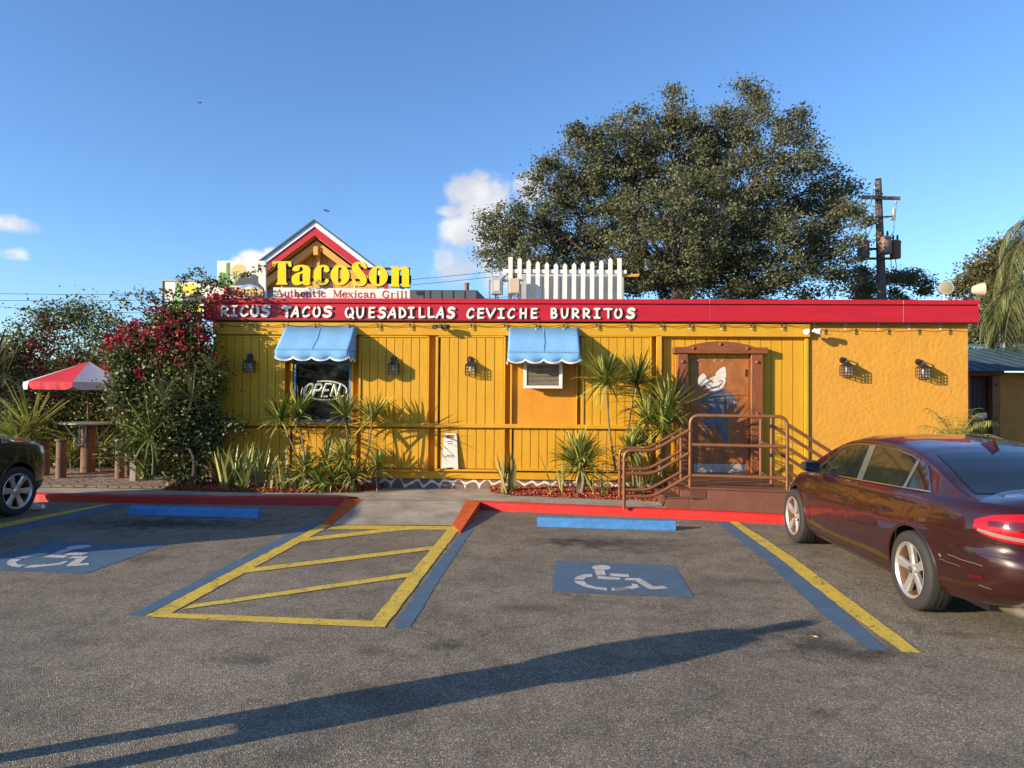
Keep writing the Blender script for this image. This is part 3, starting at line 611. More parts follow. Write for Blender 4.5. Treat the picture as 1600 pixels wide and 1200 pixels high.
FT = P(924, 467.5, YF).z
# window
wf = box('window', X(460), X(549), D-.03, D-.001, zz_(661,505), zz_(565,505), M_bluef, B, bevel=.004)
wx0, wx1, wz0, wz1 = X(463.5), X(546), zz_(655.5,505), zz_(569,505)
box('window_glass', wx0, wx1, D-.035, D-.0305, wz0, wz1, M_winp, wf)
box('window_sill', X(457), X(552), D-.10, D-.031, zz_(664,505)+.03, zz_(660.5,505), M_bluef, wf, bevel=.003)
for a_, b_ in ((X(460.2), X(463.4)), (X(546.1), X(548.8))): box('window_stile', a_, b_, D-.055, D-.031, wz0, wz1, M_bluef, wf)
# door
DY = D-.05
dr = box('door', X(1077.5), X(1169), DY+.01, D-.013, Z(741,D,1120), Z(559,D,1120), M_door, B, bevel=.004)
for nme, a_, b_ in (('left', 1056, 1072), ('right', 1170, 1188)):
    o = box('door_post', X(a_), X(b_), D-.16, D-.014, .47, Z(553.5,D,1120), M_wood, B, bevel=.008)
    for zc in (566, 646, 714): MA().lathe((X((a_+b_)/2), D-.16, Z(zc,D,1120)), [(.035,.0),(.032,.015),(.018,.028),(.002,.031)], 12, 'Y').build('bolt_head', M_wood, o, smooth=True)
lz0, lz1 = Z(553.3,D,1120), Z(543.5,D,1120)
prof = [(X(1049.5), lz0), (X(1195), lz0), (X(1195), lz1), (X(1176), lz1)]+[(X(1176-2.6*i*4.2), lz1+.105*math.sin(math.pi*i/10)**.8) for i in range(1, 10)]+[(X(1067), lz1), (X(1049.5), lz1)]
lt = MA().prism([(x, D-.19, z) for x, z in prof], (0,0,0), (0,.175,0)).build('door_lintel', M_woodh, B, bevel=.006)
for px_, py_ in ((1080,545),(1121.5,539),(1163,545.5)): MA().lathe((X(px_), D-.19, Z(py_,D,1120)), [(.032,.0),(.029,.012),(.016,.024),(.002,.027)], 12, 'Y').build('bolt_head', M_wood, lt, smooth=True)
box('door_kick_plate', X(1083), X(1165), DY+.004, DY+.009, Z(739.5,D,1120), Z(724.5,D,1120), M_plate, dr)
box('door_edge_plate', X(1163.5), X(1166.3), DY+.0, DY+.009, Z(588,D,1120), Z(577,D,1120), M_dkmetal, dr)
for px_ in (1090, 1116, 1128): MA().lathe((X(px_), DY+.008, Z(563.5,D,1120)), [(.014,0),(.012,.01),(.002,.014)], 8, 'Y').build('door_bolt', M_beige, dr)
# plain painted animal figure on the door (flat paint, coats stacked)
def dq(px, py): return (X(1030+px*.2083), Z(520+py*.2083, D, 1120))
def painted(polys, y, m, name):
    a = MA()
    for i, p in enumerate(polys):
        pts = catmull([(x, z, 0) for x, z in p], 4, True); me = [(q[0], y-.0005*i, q[1]) for q in pts]; a.add(me, [tuple(range(len(me)))])
    return a.build(name, m, dr, fix=False)
M_pg = mat('grey_blue_figure_paint', (.12,.125,.15), .6, var=.35, scale=9); M_pw = mat('white_figure_paint', (.72,.64,.54), .6, var=.15, scale=12); M_pd = mat('dark_figure_paint', (.045,.04,.045), .6)
painted([[dq(*p) for p in q] for q in ([(390,430),(480,430),(520,470),(510,620),(500,690),(430,715),(370,690),(350,620),(370,520)],
    [(380,440),(320,490),(305,530),(350,545),(420,500),(400,480),(360,500)], [(500,440),(540,460),(575,520),(570,560),(545,550),(520,490)],
    [(350,610),(290,600),(300,640),(340,700),(325,760),(345,770),(365,700)], [(440,690),(500,690),(510,760),(505,825),(475,825),(470,770),(440,760)])], DY+.006, M_pg, 'painted_figure_body')
painted([[dq(*p) for p in q] for q in ([(345,370),(430,320),(490,345),(480,400),(430,430),(370,430)], [(290,390),(285,345),(325,305),(355,345),(350,390),(310,400)],
    [(420,300),(485,255),(497,330),(470,350),(430,340)], [(550,515),(580,515),(575,530),(555,528)])], DY+.0035, M_pw, 'painted_figure_head')
a = MA()
for pl in ([(355,385),(400,415),(440,410),(470,360)], [(365,375),(380,365),(395,375)], [(445,365),(458,355),(470,365)], [(360,345),(400,370)], [(430,480),(440,495),(455,480),(435,478)]):
    ribbon(a, [dq(*p) for p in pl], .012, DY+.0005, DY+.0018)
a.build('painted_figure_lines', M_pd, dr)
# gabled tower above the roof
TY = 17.0; gx = lambda px, py: P(px, py, TY)
ap = gx(492, 346); le = gx(415, 405); re = gx(600, 428)
sl = (ap.z-re.z)/(re.x-ap.x)
def bandp(o0, o1, xl, xr):      # chevron band between vertical offsets
    l0 = Vector((xl, 0, ap.z-(ap.x-xl)*sl)); r0 = Vector((xr, 0, ap.z-(xr-ap.x)*sl)); a0 = Vector((ap.x, 0, ap.z))
    return [l0-Vector((0,0,o0)), a0-Vector((0,0,o0)), r0-Vector((0,0,o0)), r0-Vector((0,0,o1)), a0-Vector((0,0,o1)), l0-Vector((0,0,o1))]
xl, xr = ap.x-1.85, ap.x+1.85
box('tower_wall', ap.x-1.55, ap.x+1.55, TY+.5, 24, 3.3, ap.z-1.62, mat('brown_tower_wall', (.16,.07,.035), .8), B)
def chev(name, o0, o1, y0, y1, m, x0=None, x1=None):
    p = bandp(o0, o1, x0 or xl, x1 or xr); a = MA(); v = [Vector((q.x, y0, q.z)) for q in p]+[Vector((q.x, y1, q.z)) for q in p]
    a.add(v, [(0,1,4,5),(1,2,3,4),(6,11,10,7),(7,10,9,8),(0,6,7,1),(1,7,8,2),(2,8,9,3),(3,9,10,4),(4,10,11,5),(5,11,6,0)]); return a.build(name, m, B)
chev('tower_roof', -.045, .003, TY-.07, 23, mat('dark_blue_roof_sheet', (.05,.09,.13), .5))
chev('barge_board', .005, .13, TY-.03, TY+.03, mat('pale_blue_white_board', (.68,.72,.76), .5))
chev('barge_board', .135, .34, TY, TY+.06, M_red, xl+.05, xr-.05)
chev('roof_underside', .342, .36, TY+.06, TY+.5, M_core, xl+.1, xr-.1)
TO = mat('orange_timber_paint', (.70,.34,.07), .55, var=.1)
chev('gable_rafter', .43, .62, TY+.16, TY+.3, TO, xl+.35, xr-.35)
zc_ = ap.z-.55
box('king_post', ap.x-.035, ap.x+.035, TY+.3, TY+.45, ap.z-1.62, ap.z-.64, TO, B)
box('king_post_block', ap.x-.06, ap.x+.06, TY+.10, TY+.36, ap.z-.80, ap.z-.58, TO, B, bevel=.01)
n = 14; w = 2.6/n
for i in range(n):
    x0 = ap.x-1.3+i*w; xc_ = x0+w/2; top = ap.z-.5-abs(xc_-ap.x)*sl; bot = ap.z-1.62
    if top-bot > .05:
        a = MA(); s0 = ap.z-.5-abs(x0-ap.x)*sl; s1 = ap.z-.5-abs(x0+w-ap.x)*sl
        a.prism([(x0+.006,TY+.46,bot),(x0+w-.006,TY+.46,bot),(x0+w-.006,TY+.46,max(s1,bot+.01)),(x0+.006,TY+.46,max(s0,bot+.01))], (0,0,0), (0,.035,0)); a.build('gable_board', TO, B)
box('tower_beam', ap.x-1.62, ap.x+2.55, TY+.30, TY+.44, ap.z-1.98, ap.z-1.62, mat('grey_blue_beam', (.13,.15,.20), .6), B)
bx = gx(640, 452).x
# ================= signs =================
def setfront(me, thr=-.5):
    import array
    mi = [0 if p.normal.y < thr else 1 for p in me.polygons]; me.polygons.foreach_set('material_index', mi)
SGN = empty('name_sign', (X(530), D-.02, FT), 'big yellow three dimensional TacoSon letters standing on the roof edge', 'sign')
M_yl = mat('bright_yellow_letter_face', (.86, .62, .0), .35, var=.04)
def stad(cx, cy, rx, y0, y1, n=6, sl=0):
    t = [(cx+rx*math.cos(rad(180+180*i/n)), y0+rx+rx*math.sin(rad(180+180*i/n))) for i in range(n+1)]; b = [(cx+rx*math.cos(rad(180*i/n))+sl, y1-rx+rx*math.sin(rad(180*i/n))) for i in range(n+1)]
    return t+b
def sm(p, n=3): return [(q.x, q.y) for q in catmull([(x, y, 0) for x, y in p], n, True)]
G1, G2, G3 = (420, 400), (490, 400), (565, 400)
LET = [('T', G1, [[(115,165),(700,165),(710,335),(640,335),(615,290),(590,245),(560,222),(535,215),(540,790),(555,830),(585,860),(575,895),(225,895),(220,860),(258,830),(275,790),(280,225),(255,218),(235,225),(210,270),(190,330),(105,325)]]),
 ('a', G1, [sm([(1300,420),(1240,330),(1130,285),(1000,275),(850,300),(760,350),(738,420),(760,465),(850,478),(930,460),(958,410),(975,355),(1020,340),(1058,370),(1055,462),(960,500),(850,540),(760,600),(710,690),(715,790),(760,870),(850,908),(950,905),(1050,865),(1100,900),(1180,912),(1280,900),(1318,875),(1295,845),(1288,780),(1292,600)]), sm([(975,570),(1015,552),(1056,545),(1058,660),(1056,780),(1030,800),(980,795),(962,760),(962,650)])]),
 ('c', G2, [sm([(250,280),(110,325),(25,430),(0,600),(20,780),(100,880),(240,920),(350,900),(440,840),(478,765),(440,715),(385,715),(355,760),(345,815),(300,840),(255,832),(242,760),(240,600),(240,420),(258,355),(300,345),(330,370),(315,440),(345,500),(410,512),(470,485),(492,420),(465,340),(375,285)])]),
 ('o', G2, [ell(825,600,300,320,n=28), stad(825,600,50,352,845,sl=-10)]),
 ('S', G2, [sm([(1330,190),(1440,185),(1540,208),(1590,192),(1625,235),(1645,300),(1662,370),(1640,402),(1590,400),(1520,330),(1450,255),(1410,255),(1402,300),(1440,370),(1530,480),(1610,590),(1655,700),(1660,790),(1620,880),(1540,930),(1430,945),(1350,925),(1290,935),(1240,930),(1225,870),(1205,790),(1200,730),(1230,710),(1270,712),(1310,770),(1370,840),(1420,870),(1470,868),(1480,820),(1440,740),(1340,620),(1240,500),(1197,400),(1195,310),(1235,235)], 2)]),
 ('o', G3, [ell(520,630,300,318,n=28), stad(520,630,48,382,880,sl=-8)]),
 ('n', G3, [[(905,330),(1150,330),(1165,375),(1210,350),(1260,335),(1340,330),(1420,348),(1465,380),(1482,430),(1480,880),(1490,920),(1515,940),(1500,965),(1265,965),(1255,930),(1258,470),(1245,443),(1215,435),(1190,440),(1168,465),(1160,880),(1170,915),(1190,930),(1180,960),(890,960),(880,920),(920,900),(932,860),(935,420),(925,385),(905,365)]])]
YS = D-.04
for nm, (ox, oy), loops in LET:
    lp = [[(lambda v: (v.x, v.z))(P(ox+x/20, oy+y/20, YS)) for x, y in l] for l in loops]
    me = glyph2d(lp, .10)
    for v in me.vertices: v.co.y += YS
    o = link('letter', me, [M_yl, M_black], SGN); setfront(me)
for px in (441, 500, 555, 637): MA().tube([P(px, 443, YS+.06), P(px, 452, YS+.06)], .018, 6).build('standoff', M_whitep, SGN)
for z0_, z1_ in ((418, 424), (436, 441)): MA().bar(P(432, z0_+1, YS+.13), P(641, z0_+2, YS+.13), .03, .04).build('support_bar', M_dkmetal, SGN)
box('backing_plate', P(575,440,YS+.16).x, P(642,440,YS+.16).x, YS+.15, YS+.2, P(600,443,YS+.16).z, P(600,430.5,YS+.16).z, mat('dark_grey_plate', (.05,.055,.065), .6), SGN)
# stroke lettering -------------------------------------------------
def C(x, y): return (x, y)
COM = {'R': [[(.08,0),(.1,.5),(.08,1)],[(.08,.98),(.5,.98),(.85,.8),(.7,.52),(.15,.42)],[(.3,.42),(.6,.2),(.95,.02)]],
 'I': [[(.5,0),(.5,1)],[(.08,.98),(.92,1.0)],[(.05,.02),(.95,.0)]],
 'C': [[(.95,.88),(.7,1),(.35,.85),(.08,.45),(.15,.12),(.45,0),(.9,.16)]],
 'O': [[(.5,1),(.2,.85),(.05,.45),(.2,.08),(.5,0),(.8,.12),(.95,.5),(.82,.88),(.5,1)]],
 'S': [[(.95,.9),(.6,1),(.25,.85),(.3,.62),(.7,.5),(.9,.3),(.7,.06),(.35,0),(.05,.1)]],
 'T': [[(.0,.96),(.5,.98),(1,.96)],[(.55,.95),(.55,0)]],
 'A': [[(.0,.0),(.35,.5),(.7,1)],[(.7,1),(.85,.5),(.9,0)],[(.3,.32),(.9,.34)]],
 'Q': [[(.5,1),(.15,.85),(.03,.45),(.2,.1),(.5,.05),(.85,.25),(.95,.6),(.8,.9),(.5,1)],[(.55,.3),(.8,.1),(1,-.08)]],
 'U': [[(.05,1),(.07,.4),(.25,.05),(.55,.02),(.85,.3),(.95,1)]],
 'E': [[(.1,.0),(.1,.5),(.15,1)],[(.15,.98),(.95,1)],[(.13,.52),(.85,.54)],[(.1,.02),(.95,.03)]],
 'D': [[(.1,.0),(.1,1)],[(.1,.98),(.6,.88),(.95,.5),(.75,.15),(.12,.02)]],
 'L': [[(.12,1),(.1,.4),(.12,.03)],[(.12,.03),(.95,.08)]],
 'V': [[(.0,1),(.4,.05)],[(.4,.05),(1,1)]],
 'H': [[(.12,.0),(.15,1)],[(.9,0),(.95,1)],[(.14,.5),(.92,.52)]],
 'B': [[(.1,.0),(.1,1)],[(.1,.98),(.6,1),(.8,.78),(.55,.55),(.12,.52)],[(.12,.52),(.7,.5),(.95,.27),(.7,.03),(.1,.02)]]}
COM['N'] = [[(.1,0),(.1,1)],[(.1,1),(.9,0)],[(.9,0),(.9,1)]]
words = [('RICOS', [(345.5,360),(361,373),(375.5,390),(392,406),(408,423.5)], 476.9, 495.2),
 ('TACOS', [(441,456),(455,468.5),(472,486),(489,502),(504.5,520)], 478.2, 496.4),
 ('QUESADILLAS', [(539.5,554),(557,570),(576,587),(590.5,604),(605.5,620),(623,635.5),(637.5,648.5),(654,665.5),(668,680),(681,694.5),(698,711.5)], 479.6, 498),
 ('CEVICHE', [(728.7,742),(745.5,757),(759.5,775),(777,789),(792.5,805.5),(811,823.5),(829,840)], 481.2, 498.6),
 ('BURRITOS', [(860,871),(876,888.5),(893,905.5),(910,922.5),(927,938),(942.5,956.5),(959,972.5),(978,992)], 481.2, 498.4)]
FL = empty('fascia_lettering', (X(660), YF, P(660, 490, YF).z), 'white hand cut words RICOS TACOS QUESADILLAS CEVICHE BURRITOS on the red fascia', 'lettering')
for wd, xs_, yt_, yb_ in words:
    for ch, (a_, b_) in zip(wd, xs_):
        ma = MA(); q = 0; heavy = ch == 'S' or (ch in 'AOT' and random.random() < .3)
        w = .052 if heavy else .038
        for st in COM[ch]:
            p = [P(a_+1.2+(b_-a_-2.4)*u, yb_-1.6-(yb_-yt_-3.2)*v, YF) for u, v in st]
            p = [(v.x, v.z) for v in p]
            if len(p) > 2: p = [(v.x, v.y) for v in catmull([(x, z, 0) for x, z in p], 5)]
            ribbon(ma, p, w*random.uniform(.92, 1.06), YF-.030-.0012*q, YF-.002); q += 1
        o = ma.build('letter', [M_whitel, M_black], FL); setfront(o.data)
# authentic mexican grill board
M_cream = mat('cream_sign_board', (.80, .76, .66), .5, var=.04, dirt=.08); M_rl = mat('dark_red_sign_letters', (.42, .02, .03), .5)
YA = D-.06
tl, tr_, brr, bl_ = [P(427,449,YA), P(640,452,YA), P(640,468.6,YA), P(427,466.3,YA)]
AS = MA().prism([tl, tr_, brr, bl_], (0,0,0), (0,.03,0)).build('tagline_sign', M_cream); tag(AS, 'long cream board reading Authentic Mexican Grill below the yellow letters', 'sign')
k_, t_ = 1.0, .38   # thick, thin
SER = {'A': [(t_,[(.08,0),(.45,1)]),(k_,[(.45,1),(.85,0)]),(t_,[(.22,.35),(.7,.35)]),(t_,[(-.02,0),(.2,0)]),(t_,[(.65,0),(1.02,0)])],
 'u': [(k_,[(.22,.66),(.22,.2),(.4,.02),(.62,.05),(.78,.2)]),(k_,[(.8,.66),(.8,0)]),(t_,[(.05,.66),(.22,.66)]),(t_,[(.62,.66),(.8,.66)]),(t_,[(.8,0),(1,0)])],
 't': [(k_,[(.45,.9),(.45,.15),(.65,.02),(.9,.1)]),(t_,[(.1,.66),(.9,.66)])],
 'h': [(k_,[(.2,1),(.2,0)]),(k_,[(.25,.5),(.5,.66),(.78,.5),(.8,0)]),(t_,[(.0,1),(.2,1)]),(t_,[(.02,0),(.4,0)]),(t_,[(.62,0),(1,0)])],
 'e': [(k_,[(.1,.36),(.9,.36),(.85,.58),(.5,.66),(.15,.5),(.1,.3),(.25,.05),(.6,0),(.92,.14)])],
 'n': [(k_,[(.2,.66),(.2,0)]),(k_,[(.25,.5),(.5,.66),(.78,.5),(.8,0)]),(t_,[(.0,.66),(.2,.66)]),(t_,[(.02,0),(.4,0)]),(t_,[(.62,0),(1,0)])],
 'i': [(k_,[(.5,.66),(.5,0)]),(t_,[(.15,.66),(.5,.66)]),(t_,[(.15,0),(.85,0)]),(k_*1.1,[(.48,.93),(.52,.95)])],
 'c': [(k_,[(.88,.52),(.6,.66),(.25,.55),(.1,.32),(.25,.07),(.6,0),(.9,.13)])],
 'M': [(t_,[(.15,0),(.15,1)]),(k_,[(.15,1),(.5,.08)]),(t_,[(.5,.08),(.85,1)]),(k_,[(.85,1),(.85,0)]),(t_,[(0,0),(.3,0)]),(t_,[(.68,0),(1,0)]),(t_,[(0,1),(.15,1)]),(t_,[(.85,1),(1,1)])],
 'x': [(k_,[(.15,.66),(.85,0)]),(t_,[(.82,.66),(.15,0)]),(t_,[(0,.66),(.3,.66)]),(t_,[(.65,.66),(1,.66)]),(t_,[(0,0),(.3,0)]),(t_,[(.68,0),(1,0)])],
 'a': [(k_,[(.15,.55),(.4,.66),(.7,.58),(.72,.1),(.95,.03)]),(k_*.8,[(.72,.38),(.3,.32),(.1,.17),(.3,0),(.7,.12)])],
 'G': [(k_,[(.88,.78),(.6,1),(.25,.88),(.06,.5),(.25,.1),(.6,0),(.85,.1)]),(k_,[(.85,.42),(.85,.02)]),(t_,[(.6,.42),(1,.42)])],
 'r': [(k_,[(.28,.66),(.28,0)]),(t_*1.5,[(.3,.5),(.6,.66),(.9,.6)]),(t_,[(.0,.66),(.28,.66)]),(t_,[(.05,0),(.55,0)])],
 'l': [(k_,[(.5,1),(.5,0)]),(t_,[(.1,1),(.5,1)]),(t_,[(.1,0),(.9,0)])]}
def serif(txt, xs_, base0, base1, cap, Y, parent, m, w=.016, px0=425, py0=445, s=.1375, d=.004):
    i = 0
    for ch in txt:
        if ch == ' ': continue
        a_, b_ = xs_[i]; i += 1; f = (a_-xs_[0][0])/(xs_[-1][1]-xs_[0][0]); bs = base0+(base1-base0)*f; ma = MA(); q = 0
        for ww, st in SER[ch]:
            p = [P(px0+(a_+(b_-a_)*u)*s, py0+(bs-cap*v)*s, Y) for u, v in st]; p = [(v.x, v.z) for v in p]
            if len(p) > 2: p = [(v.x, v.y) for v in catmull([(x, z, 0) for x, z in p], 3)]
            ribbon(ma, p, w*ww, Y-d-.0006*q, Y-.0005); q += 1
        ma.build('letter', m, parent)
serif('AuthenticMexicanGrill', [(45,128),(138,200),(205,242),(252,314),(322,378),(384,452),(458,498),(518,552),(556,610),(692,790),(798,852),(858,922),(930,968),(975,1028),(1036,1102),(1110,1178),(1253,1332),(1345,1402),(1408,1446),(1458,1494),(1502,1540)], 133, 149, 76, YA, AS, M_rl, w=.024)
# logo board with cactus, sun, hill (flat print on a flat board)
def fz(p): return 0
M_cg = mat('cactus_green_print', (.22,.52,.12), .5); M_or = mat('orange_sun_print', (.80,.50,.18), .5); M_dg = mat('charcoal_hill_print', (.07,.075,.08), .5); M_bl = mat('blue_wave_print', (.25,.48,.72), .5); M_ys = mat('yellow_print', (.85,.66,.05), .5)
def flat(parent, polys, mapf, Y, lvl, m, name, holes=None):
    a = MA()
    for i, p in enumerate(polys):
        v = [mapf(x, y, Y-.002*lvl-.0003*i) for x, y in p]; a.add(v, [tuple(range(len(v)))])
    return a.build(name, m, parent, fix=False)
YL = D-.02
def m7(x, y, Y): return P(240+x*.125, 400+y*.125, Y)
LB = MA().prism([m7(795,60,YL), m7(1403,60,YL), m7(1403,545,YL), m7(795,545,YL)], (0,0,0), (0,.06,0)).build('logo_sign', M_cream, bevel=.004)
tag(LB, 'square cream board with green cactus, orange sun and dark hill above the fascia', 'sign')
def cac(parts): return [stad(cx, 0, r, y0, y1) for cx, r, y0, y1 in parts]
flat(LB, [ell(1068,200,100,98,n=26)], m7, YL, 1, M_or, 'printed_sun')
flat(LB, [[(1010,370),(1050,300),(1090,240),(1120,210),(1165,240),(1200,275),(1235,225),(1275,230),(1300,265),(1305,330),(1375,400),(1385,500),(1300,400),(1180,360)]], m7, YL, 2, M_dg, 'printed_hill')
flat(LB, [[(1010,400),(1100,370),(1200,350),(1300,380),(1340,420),(1270,390),(1180,375),(1090,400),(1015,440)]], m7, YL, 3, M_bl, 'printed_wave')
flat(LB, cac([(840,20,195,400),(883,20,205,400),(928,21,72,440),(1018,17,180,300)])+[[(985,330),(1035,270),(1030,330),(990,370),(950,370)]], m7, YL, 3, M_cg, 'printed_cactus')
a = MA()
for cx in (832,848,876,890,920,936,1014): ribbon(a, [(lambda v:(v.x,v.z))(m7(cx, (95 if 910<cx<940 else 215), YL)), (lambda v:(v.x,v.z))(m7(cx, (400 if cx<1000 else 300), YL))], .007, YL-.0088, YL-.0078)
a.build('printed_cactus_ribs', M_black, LB)
def minilet(parent, mapf, Y, x0, y0, w, h, txt, m, wd=.02, lvl=5):
    ma = MA(); q = 0; step = w/len(txt)
    for i, ch in enumerate(txt):
        g = COM.get(ch) or {'n': [[(.1,0),(.1,.7)],[(.1,.5),(.5,.72),(.9,.5),(.9,0)]], 'o': [[(.5,.7),(.1,.45),(.1,.2),(.5,0),(.9,.2),(.9,.45),(.5,.7)]], 'c': [[(.9,.6),(.5,.7),(.1,.4),(.3,.03),(.9,.1)]], 'a': [[(.2,.6),(.6,.7),(.85,.5),(.85,0)],[(.8,.4),(.2,.3),(.2,.05),(.8,.1)]]}[ch]
        for st in g:
            p = [mapf(x0+step*(i+.1+.8*u), y0+h*(1-v), Y) for u, v in st]; p = [(v.x, v.z) for v in p]
            if len(p) > 2: p = [(v.x, v.y) for v in catmull([(x, z, 0) for x, z in p], 3)]
            ribbon(ma, p, wd, Y-.002*lvl-.0004*q, Y-.002*lvl+.0015); q += 1
    return ma.build('printed_word', m, parent)
minilet(LB, m7, YL, 1000, 400, 375, 105, 'TacoSon', M_dg, .052, 5); minilet(LB, m7, YL, 1000, 396, 370, 105, 'TacoSon', M_or, .038, 8)
# road sign behind on the left
YR = 18.0
RS = MA().prism([m7(125,315,YR), m7(830,315,YR), m7(830,700,YR), m7(125,700,YR)], (0,0,0), (0,.3,0)).build('roadside_sign', M_whitep, bevel=.01)
tag(RS, 'white cactus road sign partly hidden behind the bougainvillea at far left', 'sign')
box('sign_frame', m7(112,0,YR).x, m7(124,0,YR).x, YR-.03, YR+.3, m7(120,705,YR).z, m7(120,303,YR).z, M_greyp, RS); box('sign_frame', m7(124.5,0,YR).x, m7(830,0,YR).x, YR-.03, YR+.3, m7(120,314,YR).z, m7(120,303,YR).z, M_greyp, RS)
flat(RS, [ell(450,410,105,70,n=22)], m7, YR, 1, M_ys, 'printed_sun')
flat(RS, [[(330,600),(400,520),(470,470),(560,460),(640,500),(700,600)]], m7, YR, 2, M_dg, 'printed_hill')
flat(RS, cac([(297,28,338,690)])+[[(330,560),(400,520),(380,600),(330,600)], stad(245,0,18,580,690)], m7, YR, 3, M_cg, 'printed_cactus')
flat(RS, [[(255,605),(325,605),(325,695),(255,695)]], m7, YR, 4, M_ys, 'printed_yellow_block')
minilet(RS, m7, YR, 330, 610, 260, 80, 'TacoSon', M_ys, .06, 5)
for px in (200, 560): MA().tube([m7(px, 700, YR+.15), Vector((m7(px,700,YR).x, YR+.15, 0))], .09, 10).build('sign_post', M_dkmetal, RS)
M_bb = mat('white_banner', (.75,.74,.72), .6); bb = MA().prism([m7(150,735,YR-.5), m7(385,745,YR-.5), m7(380,800,YR-.5), m7(150,790,YR-.5)], (0,0,0), (0,.04,0)).build('banner_panel', M_bb, RS)
minilet(RS, m7, YR-.5, 160, 745, 215, 42, 'AUTHENTIC', M_rl, .03, 2)
# open sign
YW = D-.05
def m4(x, y): v = P(420+x*.15, 500+y*.15, YW); return (v.x, v.z)
M_tube = mat('white_sign_tube', (.60, .62, .50), .4)
OS = MA(); 
def tubexz(ma, pts, r):
    p = [Vector((x, YW, z)) for x, z in pts]; ma.tube(p, r, 6)
tubexz(OS, [m4(x, y) for x, y in ell(590,735,225,98,-112,205,n=40)], .016)
OSO = OS.build('open_sign', M_tube, smooth=True); tag(OSO, 'oval OPEN sign of pale tubing inside the dark front window', 'sign')
def it(x0, w, u, v): return m4(x0+w*u+(v-.5)*42, 797-130*v)
for x0, w, sts in [(372,88,[[(.5,1),(.1,.75),(.05,.3),(.4,0),(.75,.15),(.95,.6),(.8,.95),(.5,1)]]), (472,80,[[(.1,0),(.1,1)],[(.1,.97),(.7,.97),(.95,.75),(.75,.5),(.1,.48)]]),
                   (570,72,[[(.95,1),(.1,1),(.05,.5),(.05,0),(.9,0)],[(.08,.5),(.8,.5)]]), (660,85,[[(.08,0),(.08,1)],[(.08,1),(.85,0)],[(.85,0),(.85,1)]])]:
    ma = MA()
    for st in sts:
        p = [it(x0, w, u, v) for u, v in st]
        if len(p) > 5: p = [(v.x, v.y) for v in catmull([(x, z, 0) for x, z in p], 3)]
        tubexz(ma, p, .024)
    ma.build('letter', M_tube, OSO, smooth=True)
# ================= awnings =================
def awning(tlx, trx, ty, flx, frx, fy, vy, PR, label, nsc):
    o0, o1 = X(tlx), X(trx); zt_ = Z(ty, D, (tlx+trx)/2); yf = D-PR
    f0, f1 = P(flx, fy, yf), P(frx, fy, yf); zf = (f0.z+f1.z)/2; zv = P(flx, vy, yf).z
    xa_, xb_ = (o0+f0.x)/2, (o1+f1.x)/2
    root = empty('awning', ((xa_+xb_)/2, D-.13, zt_), label, 'awning', 'blue awnings on the yellow facade')
    n = 30; a = MA(); vs = []
    for i in range(n+1):
        x = xa_+(xb_-xa_)*i/n; sag = .004*math.sin(i*.7)
        vs += [(x, D-.13, zt_), (x, (D-.13+yf)/2+.0, (zt_+zf)/2-.018*math.sin(math.pi*i/n)+sag), (x, yf, zf)]
    a.add(vs, [(3*i+k, 3*i+3+k, 3*i+4+k, 3*i+1+k) for i in range(n) for k in range(2)]); t = a.build('canopy_cloth', M_awn, root, smooth=True, fix=False)
    sp = t.modifiers.new('s', 'SOLIDIFY'); sp.thickness = .004
    H = zf-zv
    def valance(p, q, ns, nm):
        a = MA(); b = MA(); vs = []; wv = []; m = ns*8
        for i in range(m+1):
            t = i/m; s = abs(math.sin(math.pi*t*ns)); base = Vector(p).lerp(Vector(q), t); d = (Vector(q)-Vector(p)).normalized(); nn = Vector((d.y, -d.x, 0)); w = nn*(.010*math.sin(t*ns*5.5+1)+.005*math.sin(t*23))
            low = -H*.85-.055*s**.7+.02
            vs += [base+Vector((0,0,-.0)), base+w*.5+Vector((0,0,low*.5)), base+w+Vector((0,0,low))]
            wv += [base+w+nn*.004+Vector((0,0,low+.026)), base+w+nn*.004+Vector((0,0,low-.004))]
        a.add(vs, [(3*i+k, 3*i+3+k, 3*i+4+k, 3*i+1+k) for i in range(m) for k in range(2)])
        b.add(wv, [(2*i, 2*i+2, 2*i+3, 2*i+1) for i in range(m)])
        v = a.build('valance', M_awn, root, smooth=True, fix=False); v.modifiers.new('s', 'SOLIDIFY').thickness = .004
        w = b.build('valance_binding', M_awnw, v, fix=False); w.modifiers.new('s', 'SOLIDIFY').thickness = .008
    valance((xa_, yf, zf), (xb_, yf, zf), nsc, 0); valance((xb_, yf, zf), (xb_, D-.13, zf), max(2, nsc-2), 1); valance((xa_, D-.13, zf), (xa_, yf, zf), max(2, nsc-2), 2)
    for xs in (xa_, xb_):
        a = MA().add([(xs, D-.13, zt_), (xs, D-.13, zf), (xs, yf, zf)], [(0,1,2)]); s = a.build('side_cloth', M_awn, root, fix=False); s.modifiers.new('s', 'SOLIDIFY').thickness = .004
    f = MA().tube([(xa_,D-.13,zf+.01),(xa_+.01,yf+.015,zf+.01),(xb_-.01,yf+.015,zf+.01),(xb_,D-.13,zf+.01)], .012, 6).build('awning_frame', M_steel, root)
    sm_ = (xa_+xb_)/2; MA().bar((sm_, D-.135, zt_+.004), (sm_, yf-.002, zf+.006), .012, .004).build('canopy_seam', M_awn, root)
AWP = .66
awning(452, 561, 511, 427, 541, 547, 563, AWP, 'longer blue canvas awning over the dark window with the OPEN sign', 4)
awning(797, 904, 513.5, 791, 905, 551.5, 567, AWP, 'blue canvas awning over the window air conditioner', 4)
